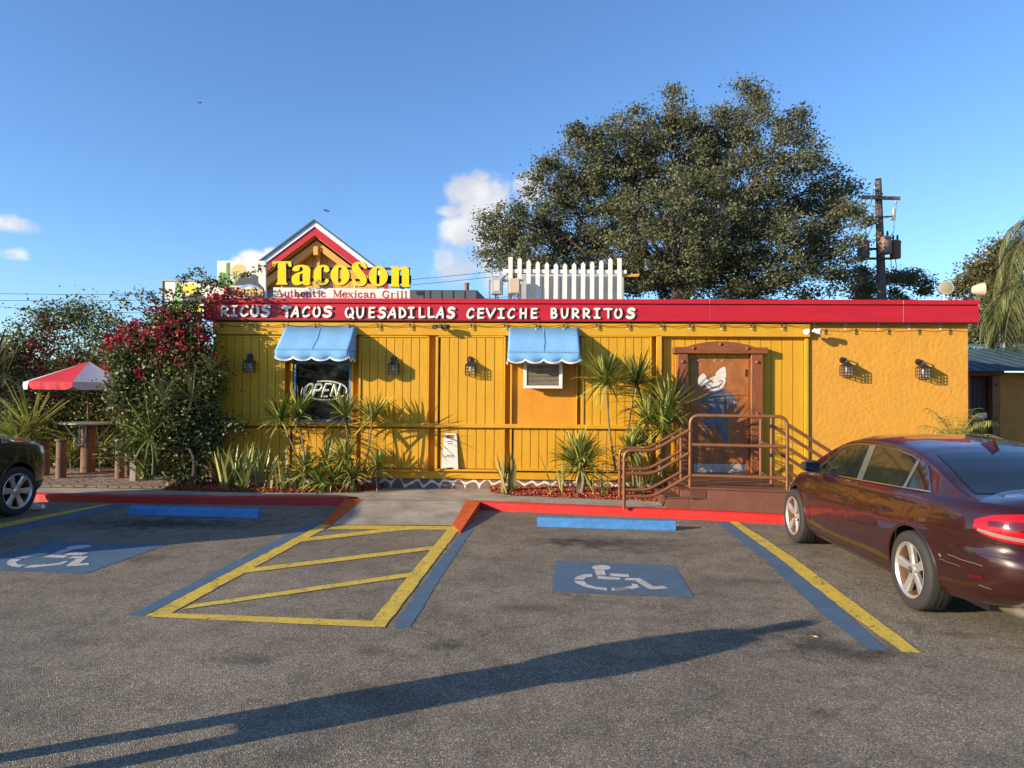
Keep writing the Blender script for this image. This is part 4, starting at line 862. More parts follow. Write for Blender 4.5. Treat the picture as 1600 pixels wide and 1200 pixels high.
# air conditioner
AC = empty('air_conditioner', (X(848), D-.1, zz_(608,848)), 'white framed window air conditioner under the right blue awning', 'air conditioner')
ax0, ax1, az0, az1 = P(818,600,D-.3).x, P(879,600,D-.3).x, P(848,607,D-.3).z, P(848,566,D-.3).z
box('case', ax0+.03, ax1-.03, D-.27, D-.061, az0+.03, az1-.02, M_greyp, AC)
for q in ((ax0,ax1,az0,az0+.05),(ax0,ax1,az1-.04,az1),(ax0,ax0+.06,az0+.051,az1-.041),(ax1-.06,ax1,az0+.051,az1-.041)): box('case_frame', q[0], q[1], D-.32, D-.25, q[2], q[3], M_whitep, AC, bevel=.005)
box('coil_backing', ax0+.06, ax1-.06, D-.285, D-.271, az0+.05, az1-.04, M_dkmetal, AC)
nl = 16
for i in range(nl):
    z = az0+.055+(az1-az0-.10)*i/nl; s = MA().bar((ax0+.062, D-.297, z+.006), (ax1-.062, D-.297, z+.006), .012, .006, up=(0,.5,1)).build('louvre', M_beige, AC)
# ================= wall lanterns =================
def lantern(px, py, label, parent=None):
    c = P(px, py, D-.16); yb = D-.03 if px > 1262 else D-.10 
    root = empty('wall_lantern', (c.x, yb, c.z), label, 'wall lamp', 'bronze lantern lamps on the facade')
    w = .085; zt_ = c.z+.055; zb_ = c.z-.115; cy = c.y
    MA().lathe((c.x-.02, yb, c.z+.17), [(.058,0),(.055,.02),(.02,.03)], 16, 'Y').build('back_plate', M_dkmetal, root, smooth=True)
    MA().tube([(c.x-.02, yb-.02, c.z+.17), (c.x-.01, cy+.05, c.z+.20), (c.x, cy, c.z+.19), (c.x, cy, c.z+.12)], .012, 8).build('arm', M_dkmetal, root, smooth=True)
    a = MA(); a.add([(c.x-w-.012,cy-w-.012,zt_),(c.x+w+.012,cy-w-.012,zt_),(c.x+w+.012,cy+w+.012,zt_),(c.x-w-.012,cy+w+.012,zt_),(c.x-.03,cy-.03,zt_+.075),(c.x+.03,cy-.03,zt_+.075),(c.x+.03,cy+.03,zt_+.075),(c.x-.03,cy+.03,zt_+.075)],
          [(0,3,2,1),(4,5,6,7),(0,1,5,4),(1,2,6,5),(2,3,7,6),(3,0,4,7)]).lathe((c.x,cy,zt_+.07),[(.03,0),(.028,.02),(.008,.035)],10); a.build('cap', M_dkmetal, root)
    a = MA(); t = .0045
    for s in (-1, 1):
        for k in (-1, -.33, .33, 1):
            a.box(c.x+k*w-t, c.x+k*w+t, cy+s*w-t, cy+s*w+t, zb_, zt_-.001); 
            if abs(k) < .9: a.box(c.x+s*w-t, c.x+s*w+t, cy+k*w-t, cy+k*w+t, zb_, zt_-.001)
        for z in (zb_, zb_+.058, zb_+.116): a.box(c.x-w-t*1.3, c.x+w+t*1.3, cy+s*w-t*1.5, cy+s*w+t*1.5, z-t, z+t); a.box(c.x+s*w-t*1.5, c.x+s*w+t*1.5, cy-w+t*1.6, cy+w-t*1.6, z-t, z+t)
    a.build('cage', M_dkmetal, root, fix=False)
    a = MA().box(c.x-w+.012, c.x+w-.012, cy-w+.012, cy+w-.012, zb_+.004, zt_-.004); g = a.build('glass', LG, root, fix=False)
    MA().lathe((c.x,cy,c.z-.05),[(.012,0),(.028,.03),(.03,.05),(.014,.08),(.012,.1)],12).build('bulb', M_whitep, root, smooth=True)
LG = bpy.data.materials.new('clear_lamp_glass'); LG.use_nodes = True
_n = LG.node_tree.nodes; _b = _n['Principled BSDF']; _b.inputs['Base Color'].default_value = (.9,.9,.85,1); _b.inputs['Roughness'].default_value = .1; _b.inputs['Alpha'].default_value = .18
for px, py, lb in [(390.5,571,'bronze lantern lamp in leaf shade beside the bougainvillea'),(615.5,575,'bronze lantern lamp inside the awning shadow right of the window'),(735,576,'bronze lantern lamp on yellow boards left of the air conditioner'),
                   (1323,577,'bronze lantern lamp on orange stucco nearer the door'),(1442.5,580,'bronze lantern lamp nearest the right end of the stucco wall')]: lantern(px, py, lb)
# ================= string lights =================
SL = empty('string_lights', (X(800), D-.16, 3.2), 'black string of small bulbs hanging along under the red fascia', 'string lights')
bulbs = [348+i*48.7 for i in range(25)]
a = MA(); pts = []
for i, bx_ in enumerate(bulbs):
    for k in range(6):
        t = k/6; px = bx_+48.7*t
        if px > 1512: break
        pts.append(P(px, 506.8+3.2*math.sin(math.pi*t)**1+.0*px, D-.165)+Vector((0, .01*math.sin(px), 0)))
a.tube([P(338,506,D-.165)]+pts, .0055, 5); a.build('cable', M_wire, SL)
for i, bx_ in enumerate(bulbs):
    if bx_ > 1512: break
    j = random.uniform(-3, 3); c = P(bx_+j, 507.5, D-.165); q = MA().lathe((c.x,c.y,c.z-.062),[(.009,.062),(.016,.055),(.017,.018),(.012,.014)],8).build('bulb_socket', M_wire, SL)
    MA().lathe((c.x,c.y,c.z-.092),[(.002,0),(.016,.012),(.019,.022),(.012,.031)],8).build('bulb', M_lens, q, smooth=True)
    MA().tube([P(bx_+j,500.5,D-.165), P(bx_+j,507.5,D-.165)], .004, 4).build('hanger', M_wire, SL)
# security spotlights under the fascia
def spot(px, py, label, m, s=1):
    c = P(px, py, D-.22); r = empty('security_light', (c.x, D-.125, c.z), label, 'security light')
    box('mount', c.x-.04, c.x+.04, D-.16, D-.126, c.z-.03, c.z+.03, m, r, bevel=.005)
    for k in (-1, 1):
        d = Vector((.55*k+.3, -.75, -.15)).normalized(); p = c+Vector((k*.05*s,0,0)); MA().tube([p, p+d*.03, p+d*.10*s, p+d*.14*s], [.012,.03*s,.045*s,.048*s], 12).build('lamp_head', m, r, smooth=True)
    return r
spot(688, 510, 'dark twin head security light under the fascia left of the picket fence', M_dkmetal)
spot(1264, 517, 'white twin head security light above the right end of the door bay', M_whitep, 1.1)
# caution board leaning on the ledge
c0 = P(703, 730, D-.14); CB = empty('caution_board', (c0.x, D-.16, c0.z), 'white folding floor sign leaning on the ledge below the lamp', 'floor sign')
zb = zz_(732.6,703); zt_ = P(703,677,D-.13).z; wq = .155; wt = .115; H = zt_-zb
def cbp(u, v): w = wq+(wt-wq)*v; return Vector((c0.x+u*w, D-.17+.05*v, zb+H*v))
out = [cbp(-1,0),cbp(-.45,0),cbp(-.35,.045),cbp(.35,.045),cbp(.45,0),cbp(1,0),cbp(1,.93),cbp(.8,1),cbp(-.8,1),cbp(-1,.93)]
M_cb = mat('white_plastic_board', (.72,.68,.58), .5, var=.08)
MA().prism([cbp(-1,0),cbp(-.45,0),cbp(-.45,.045),cbp(-1,.045)],(0,0,0),(0,.018,0)).prism([cbp(.45,0),cbp(1,0),cbp(1,.045),cbp(.45,.045)],(0,0,0),(0,.018,0)).prism([cbp(-1,.0452),cbp(1,.0452),cbp(1,.86),cbp(-1,.86)],(0,0,0),(0,.018,0)).prism([cbp(-1,.8602),cbp(-.62,.8602),cbp(-.62,.95),cbp(-1,.94)],(0,0,0),(0,.018,0)).prism([cbp(.62,.8602),cbp(1,.8602),cbp(1,.94),cbp(.62,.95)],(0,0,0),(0,.018,0)).prism([cbp(-1,.9502),cbp(1,.9502),cbp(.85,1),cbp(-.85,1)],(0,0,0),(0,.018,0)).build('front_leaf', M_cb, CB)
for v, w in ((.76,.42),(.38,.5),(.335,.6),(.70,.3)): MA().prism([cbp(-w,v),cbp(w,v),cbp(w,v+.018),cbp(-w,v+.018)],(0,-.002,0),(0,-.0005,0)).build('printed_line', M_black, CB)
# ================= roof things =================
FY = 13.55
def fp(px, py, Y=FY): return P(px, py, Y)
PF = empty('picket_fence', (fp(885,450).x, FY, ZR), 'white picket fence screening the rooftop air conditioner', 'fence')
tops = [401.5,402,405.5,408,409.5,411,411,410.5,409,408,406,402.5,403.5]
fb = ZR+.061
for i, ty in enumerate(tops):
    px = 797.5+i*14.2; x0, x1 = fp(px-3.3,430).x, fp(px+3.3,430).x; zt_ = fp(px, ty).z; flt = i in (0, 12)
    pk = [(x0,FY,fb),(x1,FY,fb),(x1,FY,zt_-(0 if flt else .045)),((x0+x1)/2,FY,zt_),(x0,FY,zt_-(0 if flt else .045))]
    MA().prism(pk, (0,random.uniform(-.004,.004),0), (0,.022,0)).build('picket', M_whitep, PF)
MA().bar(fp(786,423.5,FY+.045), fp(979,425,FY+.045), .035, .068).build('fence_rail', M_whitep, PF)
MA().bar(fp(972,431,FY+.09), fp(998,430,FY+.09), .04, .05).build('orange_brace', TO, PF)
RT_ = empty('rooftop_unit', (fp(890,450,15).x, 15.2, ZR), 'big grey rooftop air handler standing behind the white pickets', 'rooftop unit')
RX = lambda px, Y=15.0: fp(px, 450, Y).x
box('cabinet', RX(812), RX(975), 15.0, 16.4, fb, fp(890,428,15).z, M_greyp, RT_, bevel=.01)
for p0_, p1_ in ((822,848),(852,876),(884,925),(928,968)): box('access_panel', RX(p0_), RX(p1_), 14.985, 14.999, fb+.3, fp(890,432,15).z, mat('grey_panel', (.17,.18,.19), .5, metal=.3), RT_, bevel=.004)
def meterbox(p0, p1, y0, y1, m, label):
    r = empty('junction_box', (fp((p0+p1)/2,450,13.3).x, 13.3, ZR), label, 'junction box')
    x0, x1 = fp(p0,440,13.3).x, fp(p1,440,13.3).x; z1_, z0_ = fp(p0,y0,13.3).z, fp(p0,y1,13.3).z
    box('housing', x0, x1, 13.3, 13.45, z0_, z1_, m, r, bevel=.008); box('cover', x0+.02, x1-.02, 13.29, 13.299, z0_+.02, z1_-.02, m, r, bevel=.003)
    box('stand', (x0+x1)/2-.02, (x0+x1)/2+.02, 13.35, 13.39, fb, z0_-.001, M_steel, r); return r
r1 = meterbox(767.5, 785.5, 432.5, 459.5, M_greyp, 'grey junction box left of the beige one by the picket fence')
x0, x1 = fp(772,440,13.28).x, fp(781,440,13.28).x; box('window_panel', x0, x1, 13.28, 13.289, fp(775,455,13.3).z, fp(775,438,13.3).z, mat('pale_cover', (.6,.6,.52), .4), r1)
r2 = meterbox(795, 813, 434.5, 458.5, M_beige, 'beige junction box standing in front of the first pickets')
MA().box(fp(765.5,440,13.4).x-.02, fp(765.5,440,13.4).x+.015, 13.39, 13.42, fb, fp(765,437,13.4).z).build('strut', M_steel, r1)
a = MA(); a.bar(fp(764,439,13.42), fp(818,438,13.42), .03, .04).build('strut', M_steel, r1)
for k in range(4): 
    p = fp(776+random.uniform(-4,4), 459, 13.4); q = Vector((p.x+.1*k+.1, 13.45+.05*k, fb+.01)); MA().tube(catmull([p, p+Vector((.03,0,-.12)), (p+q)/2+Vector((0,0,-.05)), q], 4), .012, 6).build('conduit', M_wire, r1, smooth=True)
# grey cabinet further back on the roof, with pipe
CU = empty('roof_cabinet', (P(700,455,17).x, 17.4, ZR), 'dark grey metal cabinet on the roof right of the tagline sign', 'roof cabinet')
cx = lambda px: P(px, 455, 17).x
box('cabinet', cx(640), cx(745), 17.0, 18.2, fb, P(700,453,17).z, mat('dark_blue_grey_metal', (.075,.09,.11), .55), CU, bevel=.012)
MA().prism([Vector((cx(745)+.003,17.0,fb)),Vector((cx(757),17.4,fb)),Vector((cx(757),17.4,P(750,463,17).z)),Vector((cx(745)+.003,17.0,P(745,453,17).z))],(0,0,0),(0,.9,0)).build('cabinet_side', mat('dark_blue_grey_metal', (0,0,0)), CU)
for p_ in (662, 672, 690, 708, 726): box('panel_seam', cx(p_)-.008, cx(p_)+.008, 16.988, 16.999, fb, P(700,454.5,17).z, M_dkmetal, CU)
box('vent_opening', cx(651), cx(661), 16.985, 16.998, P(655,461,17).z, P(655,455,17).z, M_black, CU)
MA().lathe((cx(725.5), 17.6, P(725,453,17.6).z-.02), [(.055,0),(.055,.16),(.065,.165),(.065,.19)], 12).build('vent_pipe', M_rust, CU, smooth=True)
# floodlights on the right end of the roof
def flood(px, py, d, label):
    c = P(px, py, 13.25); r = empty('floodlight', (c.x, 13.25, FT), label, 'floodlight', 'round floodlights on the roof corner'); d = Vector(d).normalized()
    MA().tube([c-d*.12, c-d*.10, c-d*.02, c+d*.05, c+d*.075], [.04,.07,.105,.12,.125], 20).build('housing', M_beige if px > 1500 else M_greyp, r, smooth=True)
    MA().tube([c+d*.0755, c+d*.082, c+d*.09], [.108,.09,.02], 20).build('lens', mat('yellowed_flood_lens', (.33,.30,.17), .12, spec=.8), r, smooth=True)
    MA().tube([c+d*.07, c+d*.092], [.128,.128], 24).build('rim', M_steel, r, smooth=True) if False else None
    MA().tube([c-d*.03+Vector((0,0,-.13)), Vector((c.x, 13.27, c.z-.2)), Vector((c.x, 13.27, FT-.1))], .018, 8).build('bracket', M_steel, r)
flood(1476, 450, (-.15,-1,-.02), 'round floodlight on the roof facing the camera')
flood(1530, 452.5, (.98,-.25,.02), 'round floodlight at the roof corner turned to the right')
# platform, steps ---------------------------------------------------
PL = empty('entrance_platform', (3.0, 11.8, SW), 'brown painted entrance platform with steps before the wooden door', 'platform')
zD = .47
pA, pB = P(1078,760,10.80), P(1232,762,10.45); xe = 3.92
def slab(name, pts, z0, z1, m=M_brownp): return MA().prism([Vector((x, y, z0)) for x, y in pts], (0,0,0), (0,0,z1-z0)).build(name, m, PL, bevel=.006)
slab('platform_base', [(pA.x,10.80),(xe,10.45),(xe,12.94),(pA.x,12.94)], .0, zD-.035)
nb = 12
for i in range(nb):
    f0, f1 = i/nb, (i+1)/nb-.006; yl0, yl1 = 10.78+(12.93-10.78)*f0, 10.78+(12.93-10.78)*f1; yr0, yr1 = 10.43+(12.93-10.43)*f0, 10.43+(12.93-10.43)*f1
    slab('deck_board', [(pA.x-.01,yl0),(xe+.01,yr0),(xe+.01,yr1),(pA.x-.01,yl1)], zD-.034, zD+random.uniform(-.002,.002))
s1 = P(1040,790,10.9).x; s2 = P(1062,770,10.9).x
slab('step', [(s1,10.88),(pA.x-.003,10.81),(pA.x-.003,11.9),(s1,11.9)], .0, SW+.16); slab('step_nosing', [(s1-.02,10.86),(pA.x-.012,10.79),(pA.x-.012,11.91),(s1-.02,11.91)], SW+.1605, SW+.182)
slab('step', [(s2,10.84),(pA.x-.0035,10.81),(pA.x-.0035,11.88),(s2,11.88)], SW+.183, zD-.055); slab('step_nosing', [(s2-.02,10.82),(pA.x-.013,10.795),(pA.x-.013,11.89),(s2-.02,11.89)], zD-.0545, zD-.036)
for p_, q_ in ((1076,1104),): 
    box('patch_board', P(1079,770,10.7).x, P(1104,770,10.7).x, 10.74, 10.79, .30, .42, M_brownp, PL)
box('steps_right', xe+.012, xe+.35, 10.6, 12.2, 0, SW+.17, M_brownp, PL); box('steps_right', xe+.36, xe+.7, 10.6, 12.2, 0, SW+.05, M_brownp, PL)
# railing
RA = empty('handrail', (3.0, 11.2, SW), 'brown tubular handrails around the entrance platform and steps', 'railing')
rr = .026
def rnd_corner(pts, r=.14, n=5):
    out = [Vector(pts[0])]
    for i in range(1, len(pts)-1):
        a, b, c = Vector(pts[i-1]), Vector(pts[i]), Vector(pts[i+1]); u = (a-b).normalized(); v = (c-b).normalized(); k = min(r, (a-b).length*.45, (c-b).length*.45); p, q = b+u*k, b+v*k
        for j in range(n+1): t = j/n; out.append(p*(1-t)**2+b*2*t*(1-t)+q*t*t)
    return out+[Vector(pts[-1])]
def rtube(pts, r=rr, rc=.14, nm='rail'): return MA().tube(rnd_corner(pts, rc), r, 12).build(nm, M_rail, RA, smooth=True)
yA, yB = 10.80, 10.55
a0 = P(1078.5, 655, yA); a1 = P(1230, 655, yB); ztop = zD+1.07
rtube([(a0.x,yA,zD),(a0.x,yA,ztop),(a1.x,yB,ztop),(a1.x,yB,zD)])
for z in (ztop-.44, ztop-.90): rtube([(a0.x+.02,yA,z),(a1.x-.02,yB,z)])
# left stair rails, front and back
def stair(y, xl_, xk, xu, zu, zlow, back=False):
    zt0 = SW+.98 if not back else SW+.98
    for dz, first in ((0, 1), (-.345, 0), (-.69, 0)):
        pts = [(xl_,y,SW)] if first else []
        zl = zlow+dz; pts += [(xl_+(0 if first else .02),y,zl),(xk,y,zl),(xu,y,zu+dz)]
        rtube(pts, rc=.12)
q0, q1, q2 = P(975,780,yA), P(1020,780,yA), P(1077,780,yA)
stair(yA, q0.x, q1.x, q2.x, P(1077,672,yA).z, P(1000,704,yA).z)
yC = 11.82
b0, b1, b2 = P(968,770,yC), P(1013,700,yC), P(1064,700,yC)
stair(yC, b0.x, b1.x, b2.x, P(1064,672,yC).z, P(1000,700,yC).z)
rtube([(b2.x,yC,zD),(b2.x,yC,P(1064,668,yC).z)], rc=.02)
# right side: posts and descending rails
yD_ = 11.75
c0_ = P(1205.5, 700, 10.95); rtube([(c0_.x,10.95,zD),(c0_.x,10.95,ztop-.02)])
d0 = P(1188.5, 700, 11.9); rtube([(d0.x,11.9,zD),(d0.x,11.9,P(1188,655,11.9).z)])
for z in (zD+.62, zD+.12): rtube([(d0.x,11.9,z),(c0_.x,10.95,z-.02)], r=.018)
for (x0_, y_, zz0) in ((a1.x+.01, yB, ztop-.12), (c0_.x+.02, 10.95, ztop-.16)):
    for dz in (0, -.34, -.68):
        x2 = x0_+1.05; rtube([(x0_,y_,zz0+dz),(x2,y_,zz0+dz-.66),(x2+.85,y_,zz0+dz-.66)], rc=.12)
    rtube([(x0_+1.9,y_,0),(x0_+1.9,y_,zz0-.66)], rc=.02)
# ================= vegetation =================
def yucca(heads, base, label, cat='plant', group=None, name='yucca_plant', tr=.015, m=None, dens=95, wid=.034, trunks=True):
    """heads: (px, py, Y, radius m, [trunk foot px,py]); base point on the bed"""
    root = empty(name, base, label, cat, group)
    for h in heads:
        px, py, Y, R_ = h[:4]; R_ *= 1.18; c = P(px, py, Y)
        foot = P(h[4], h[5], Y) if len(h) > 4 else Vector((c.x, c.y, base.z))
        if (c-foot).length > .12 and trunks:
            mid = (c+foot)/2+Vector((random.uniform(-.05,.05), random.uniform(-.03,.03), 0))
            pts = catmull([Vector((foot.x, foot.y, base.z-.03)) if len(h) > 6 or len(h) <= 4 else foot, mid, c], 5); MA().tube(pts, [tr*(1.15-.35*i/len(pts)) for i in range(len(pts))], 7).build('stem', M_palmtr, root, smooth=True)
        sp = []; n = int(dens*(1 if R_ > .3 else .7))
        for i in range(n):
            el = random.triangular(-.75, 1.5, .7); az = random.uniform(0, 2*math.pi); d = Vector((math.cos(az)*math.cos(el), math.sin(az)*math.cos(el), math.sin(el)))
            sp.append((c+d*.02+Vector((0,0,random.uniform(-.10,.04))), d, R_*random.uniform(.75,1.15), wid*random.uniform(.9,1.5), .55 if el < .4 else .12, random.random()**1.3))
        V, F, R2 = blades_np(sp); fast('leaf_head', V, F, m or M_yucca, root, np.clip(R2, 0, 1))
    return root
def straps(base, n, hmin, hmax, wid, spread, label, name='strap_leaf_plant', m=None, droop=1.1, lean=0, cat='plant'):
    root = empty(name, base, label, cat); sp = []
    for i in range(n):
        az = random.uniform(0, 2*math.pi); t = random.random()**.7*spread*1.25; d = Vector((math.cos(az)*t+lean, math.sin(az)*t*.7, 1))
        o = base+Vector((random.uniform(-.12,.12), random.uniform(-.07,.07), -.01)); sp.append((o, d, random.uniform(hmin,hmax), wid*random.uniform(.7,1.2), random.uniform(.1,droop), random.random()**1.5))
    V, F, R2 = blades_np(sp); fast('leaves', V, F, m or M_strap, root, np.clip(R2, 0, 1)); return root
def bedp(px, py, Y): v = P(px, py, Y); return Vector((v.x, Y, SW+.03))
YP = 12.55
yucca([(440,655,12.45,.40,482,748), (466,645,12.6,.42,480,735)], bedp(482,748,12.5), 'tall two headed yucca leaning left below the left end of the window')
yucca([(539,645,12.5,.40,544,745)], bedp(544,745,12.5), 'slender yucca with one head before the right side of the window')
yucca([(582,652,12.45,.45,566,742)], bedp(566,742,12.45), 'tall curved yucca right of the window with its shadow on the boards')
yucca([(478,735,12.3,.38), (512,722,12.4,.36), (500,752,12.2,.30)], bedp(498,765,12.3), 'low bushy yucca clump under the left half of the window', name='yucca_clump')
yucca([(540,712,12.4,.34), (548,742,12.25,.30), (590,728,12.4,.30), (520,748,12.3,.3)], bedp(548,765,12.3), 'low bushy yucca clump under the right half of the window', name='yucca_clump')
yucca([(947,593,12.3,.52,962,735)], bedp(965,745,12.3), 'tall single headed yucca right of the air conditioner', tr=.018, dens=140)
yucca([(995,596,12.45,.50,978,735)], bedp(978,745,12.4), 'tall yucca with round head nearest the door bay panel', tr=.018, dens=140)
yucca([(1013,655,12.2,.45,1020,745), (1045,640,12.35,.50,1035,745), (1036,665,12.1,.42,1030,745)], bedp(1028,755,12.2), 'dense many headed yucca beside the door', tr=.02, dens=140)
yucca([(985,700,12.0,.34,990,760), (1001,690,12.25,.3,1000,760)], bedp(992,765,12.1), 'short yucca rising behind the stair handrail')
yucca([(908,728,12.1,.55), (905,712,12.15,.45)], bedp(908,768,12.1), 'broad yucca with drooping blades in the middle of the right bed', tr=.035, dens=150, wid=.04)
straps(bedp(795,768,12.25), 26, .4, .85, .065, .38, 'upright strap leaf plant right of the walkway', droop=.3)
straps(bedp(1000,768,12.0), 26, .25, .55, .03, .7, 'small grassy clump behind the lower handrail')
straps(bedp(938,772,12.0), 12, .25, .7, .035, .5, 'thin strap leaf plant between the big yucca and handrail')
straps(bedp(870,772,12.1), 10, .3, .85, .04, .5, 'sparse strap leaf plant left of the broad yucca', lean=.1)
straps(bedp(352,762,12.3), 34, .4, .95, .07, .55, 'dense strap leaf clump beside the bougainvillea foot', droop=.5)
straps(bedp(380,764,12.25), 30, .4, .9, .065, .5, 'strap leaf clump standing second right of the bougainvillea', droop=.4)
straps(bedp(408,764,12.35), 18, .5, 1.0, .075, .5, 'strap leaf clump with tall bent leaves in leaf shade', lean=.15)
straps(bedp(433,768,12.2), 12, .4, .85, .06, .55, 'open strap leaf plant in front of the two headed yucca', lean=.05)
straps(bedp(458,768,12.25), 9, .3, .6, .06, .7, 'small strap leaf plant at the left foot of the yuccas')
# foliage clouds
def foliage(name, label, lobes, Y, m, dens, leaf, cat='shrub', accents=None, m2=None, stem=None, pxm=None, clump=.16, depth=.8, droop=0., ob=None, upl=.25, sprays=()):
    base = P(lobes[0][0], 600, Y); base.z = SW; root = empty(name, base, label, cat); px_m = FPX/Y
    Cs = []; Ac = []; 
    for lb in lobes:
        px, py, r = lb[:3]; yo = lb[3] if len(lb) > 3 else 0; ry = lb[4] if len(lb) > 4 else r
        c = np.array(P(px, py, Y+yo)); R_ = np.array([r/px_m, r/px_m*depth, ry/px_m]); nc = max(3, int(dens*(r*ry)/1600))
        for _ in range(nc):
            d = RNG.normal(size=3); d /= np.linalg.norm(d); q = c+d*R_*(RNG.random()**.4); 
            if q[2] < SW+.05: continue
            k = int(70*clump/.16*(.6+.8*RNG.random())); s = clump*(.7+.6*RNG.random()); pts = q+RNG.normal(size=(k, 3))*s*[1,1,.75]; pts = pts[pts[:, 2] > SW+.02]
            Cs.append(pts)
    for sy_ in sprays:
        pts = catmull([P(x, y, Y+random.uniform(-.15,.1)) for x, y in sy_], 8); MA().tube(pts, [.008*(1-.7*i/len(pts)) for i in range(len(pts))], 5).build('branch', M_trunk, root, smooth=True)
        q = np.array([tuple(pts[int(RNG.integers(0, len(pts)))]) for _ in range(len(pts)*4)]); Cs.append(q+RNG.normal(size=q.shape)*.045)
    C_ = np.concatenate(Cs); V, F, R2 = leafcards(C_, leaf, .62, upl, droop=droop); fast('leaves', V, F, m, root, R2)
    if accents:
        for (px, py, r, n) in accents:
            n = max(2, int(n*.95)); r *= 1.1
            yo = -r/px_m*.5-.03; c = np.array(P(px, py, Y+yo)); 
            for _ in range(n):
                q = c+RNG.normal(size=3)*[r/px_m*.75, r/px_m*.35, r/px_m*.65]; k = RNG.integers(8, 24); Ac.append(q+RNG.normal(size=(k, 3))*.042)
        A_ = np.concatenate(Ac); V, F, R2 = leafcards(A_, leaf*.95, .8, .2); fast('bracts', V, F, m2, root, R2)['kind'] = 'stuff'
    if stem:
        for st in stem:
            pts = catmull([P(*s) for s in st[:-1]], 6); MA().tube(pts, [st[-1]*(1.1-.8*i/len(pts)) for i in range(len(pts))], 6).build('branch', M_trunk, root, smooth=True)
    return root
foliage('bougainvillea', 'big bougainvillea with crimson bracts covering the left building corner',
   [(285,550,48),(245,600,52,0,60),(295,625,42,0,55),(212,562,34),(308,560,24),(232,528,32),(272,512,32),(312,525,18),(245,690,40,0,38),(300,695,30,0,38),(275,735,34,.1,22),(205,625,22),(325,650,16,.1,20),(240,640,50,.1,50),(290,480,16),(255,482,12),(350,660,8,.1,8),(368,668,5),(325,600,20,0,30),(325,690,24,0,34),(330,560,12),(205,700,26,0,24),(196,585,18,-.2,24),(186,610,14,-.2,24),(200,650,22,-.1,30),(175,555,12,-.2),(265,660,40,-.2,50),(300,740,24,0,18)],
   12.5, M_boug, 50, .066, accents=[(265,535,30,26),(300,555,24,20),(245,560,22,14),(312,520,16,10),(270,500,20,12),(230,530,20,16),(200,525,14,9),(170,540,10,6),(285,580,18,8),(240,575,14,7),(275,590,12,6),(175,565,8,4),(165,580,6,3),(188,545,12,6),
     (320,545,8,4),(300,500,10,6),(330,462,8,3),(362,462,9,5),(345,461,7,4),(250,498,10,5),(258,645,7,3),(290,710,6,3),(255,712,7,4),(190,645,5,2),(205,505,6,2),(182,585,5,2),(260,600,8,3)],
   m2=M_bract, stem=[((300,758,12.1),(303,720,12.1),(292,690,12.3),(285,640,12.5),.03),((298,755,12.4),(285,720,12.5),(265,680,12.5),.022)],
   sprays=[[(285,500),(250,470),(215,460),(178,463)],[(240,500),(225,480),(215,450)],[(270,490),(262,465),(255,452)],[(300,490),(310,455),(330,442),(352,438)],[(300,480),(325,470),(352,462),(378,460)],[(310,460),(340,447),(372,432),(400,424),(428,412)],[(290,480),(285,450),(300,428),(318,422)],[(315,450),(320,435),(345,440)],[(200,520),(180,500),(165,498)],[(230,490),(200,478),(190,468)],
      [(315,640),(345,650),(372,664)],[(318,600),(335,590),(345,600)],[(310,440),(335,445),(360,455),(375,463)],[(255,500),(240,470),(235,456)],[(270,470),(280,440),(292,433)]], clump=.12, depth=.5)
foliage('bougainvillea', 'darker bougainvillea spreading behind the red and white umbrella',
   [(120,560,50,0,45),(70,580,40,0,35),(170,560,40,0,45),(100,640,60,0,45),(160,650,50,0,50),(50,650,45,0,40),(190,620,40),(140,700,60,0,30),(80,700,40,0,30),(190,700,30),(60,525,28),(110,510,30),(140,505,22),(90,500,16),(60,505,12),(30,530,14),(170,500,20),(195,520,26),(40,545,20),(118,490,9),(128,480,5),(65,490,6),(20,575,24,0,40),(60,700,50,.3,40),(110,700,50,.3,40),(160,710,50,.3,36),(200,690,40,.3,44),(100,650,60,.5,50),(170,640,50,.5,50)],
   15.6, M_boug, 20, .07, accents=[(60,545,22,10),(45,570,16,8),(100,565,20,9),(75,550,18,8),(35,555,12,5),(75,497,10,5),(105,515,10,4),(80,620,16,8),(60,640,16,8),(45,620,12,5),(160,610,10,4),(30,660,10,4),(70,512,9,4)],
   m2=M_bract, stem=[((130,730,15.6),(125,640,15.6),(120,540,15.6),.04),((120,560,15.4),(100,520,15.4),(60,505,15.4),.012),((120,520,15.4),(125,490,15.4),(127,478,15.4),.008)], clump=.2, depth=.7)
straps(P(228,748,12.35)*1, 48, .5, 1.15, .05, .9, 'big fountain shaped plant with long drooping blades by the patio', name='fountain_plant', m=M_yucca, droop=1.3)
yucca([(235,678,12.1,.62,238,748)], Vector((P(238,748,12.1).x,12.1,SW+.02)), 'yucca with long drooping blades growing out before the bougainvillea', dens=60, wid=.035)
yucca([(300,620,12.0,.5,303,700),(255,620,11.95,.4,270,700),(330,575,12.2,.35,325,600)], Vector((P(303,700,12.1).x,12.1,SW+.5)), 'thin bladed palm shoots mixed into the bougainvillea', dens=70, wid=.014, m=M_palm, trunks=False, name='palm_shoot')
yucca([(47,672,13.8,.85),(30,690,13.7,.6)], Vector((P(47,740,13.8).x,13.8,SW)), 'fan shaped yucca behind the parked dark vehicle', dens=85, wid=.04, m=M_yucca)
yucca([(-14,578,15,1.0),(-5,620,15,.9)], Vector((P(-10,740,15).x,15,SW)), 'dark spiky palm at the left edge of the photo', dens=90, wid=.06, m=M_oak, name='spiky_palm', cat='palm')
yucca([(158,700,14.9,.5),(112,712,15.0,.45)], Vector((P(150,740,14.9).x,14.9,SW)), 'green blades behind the patio table', dens=40, wid=.04)
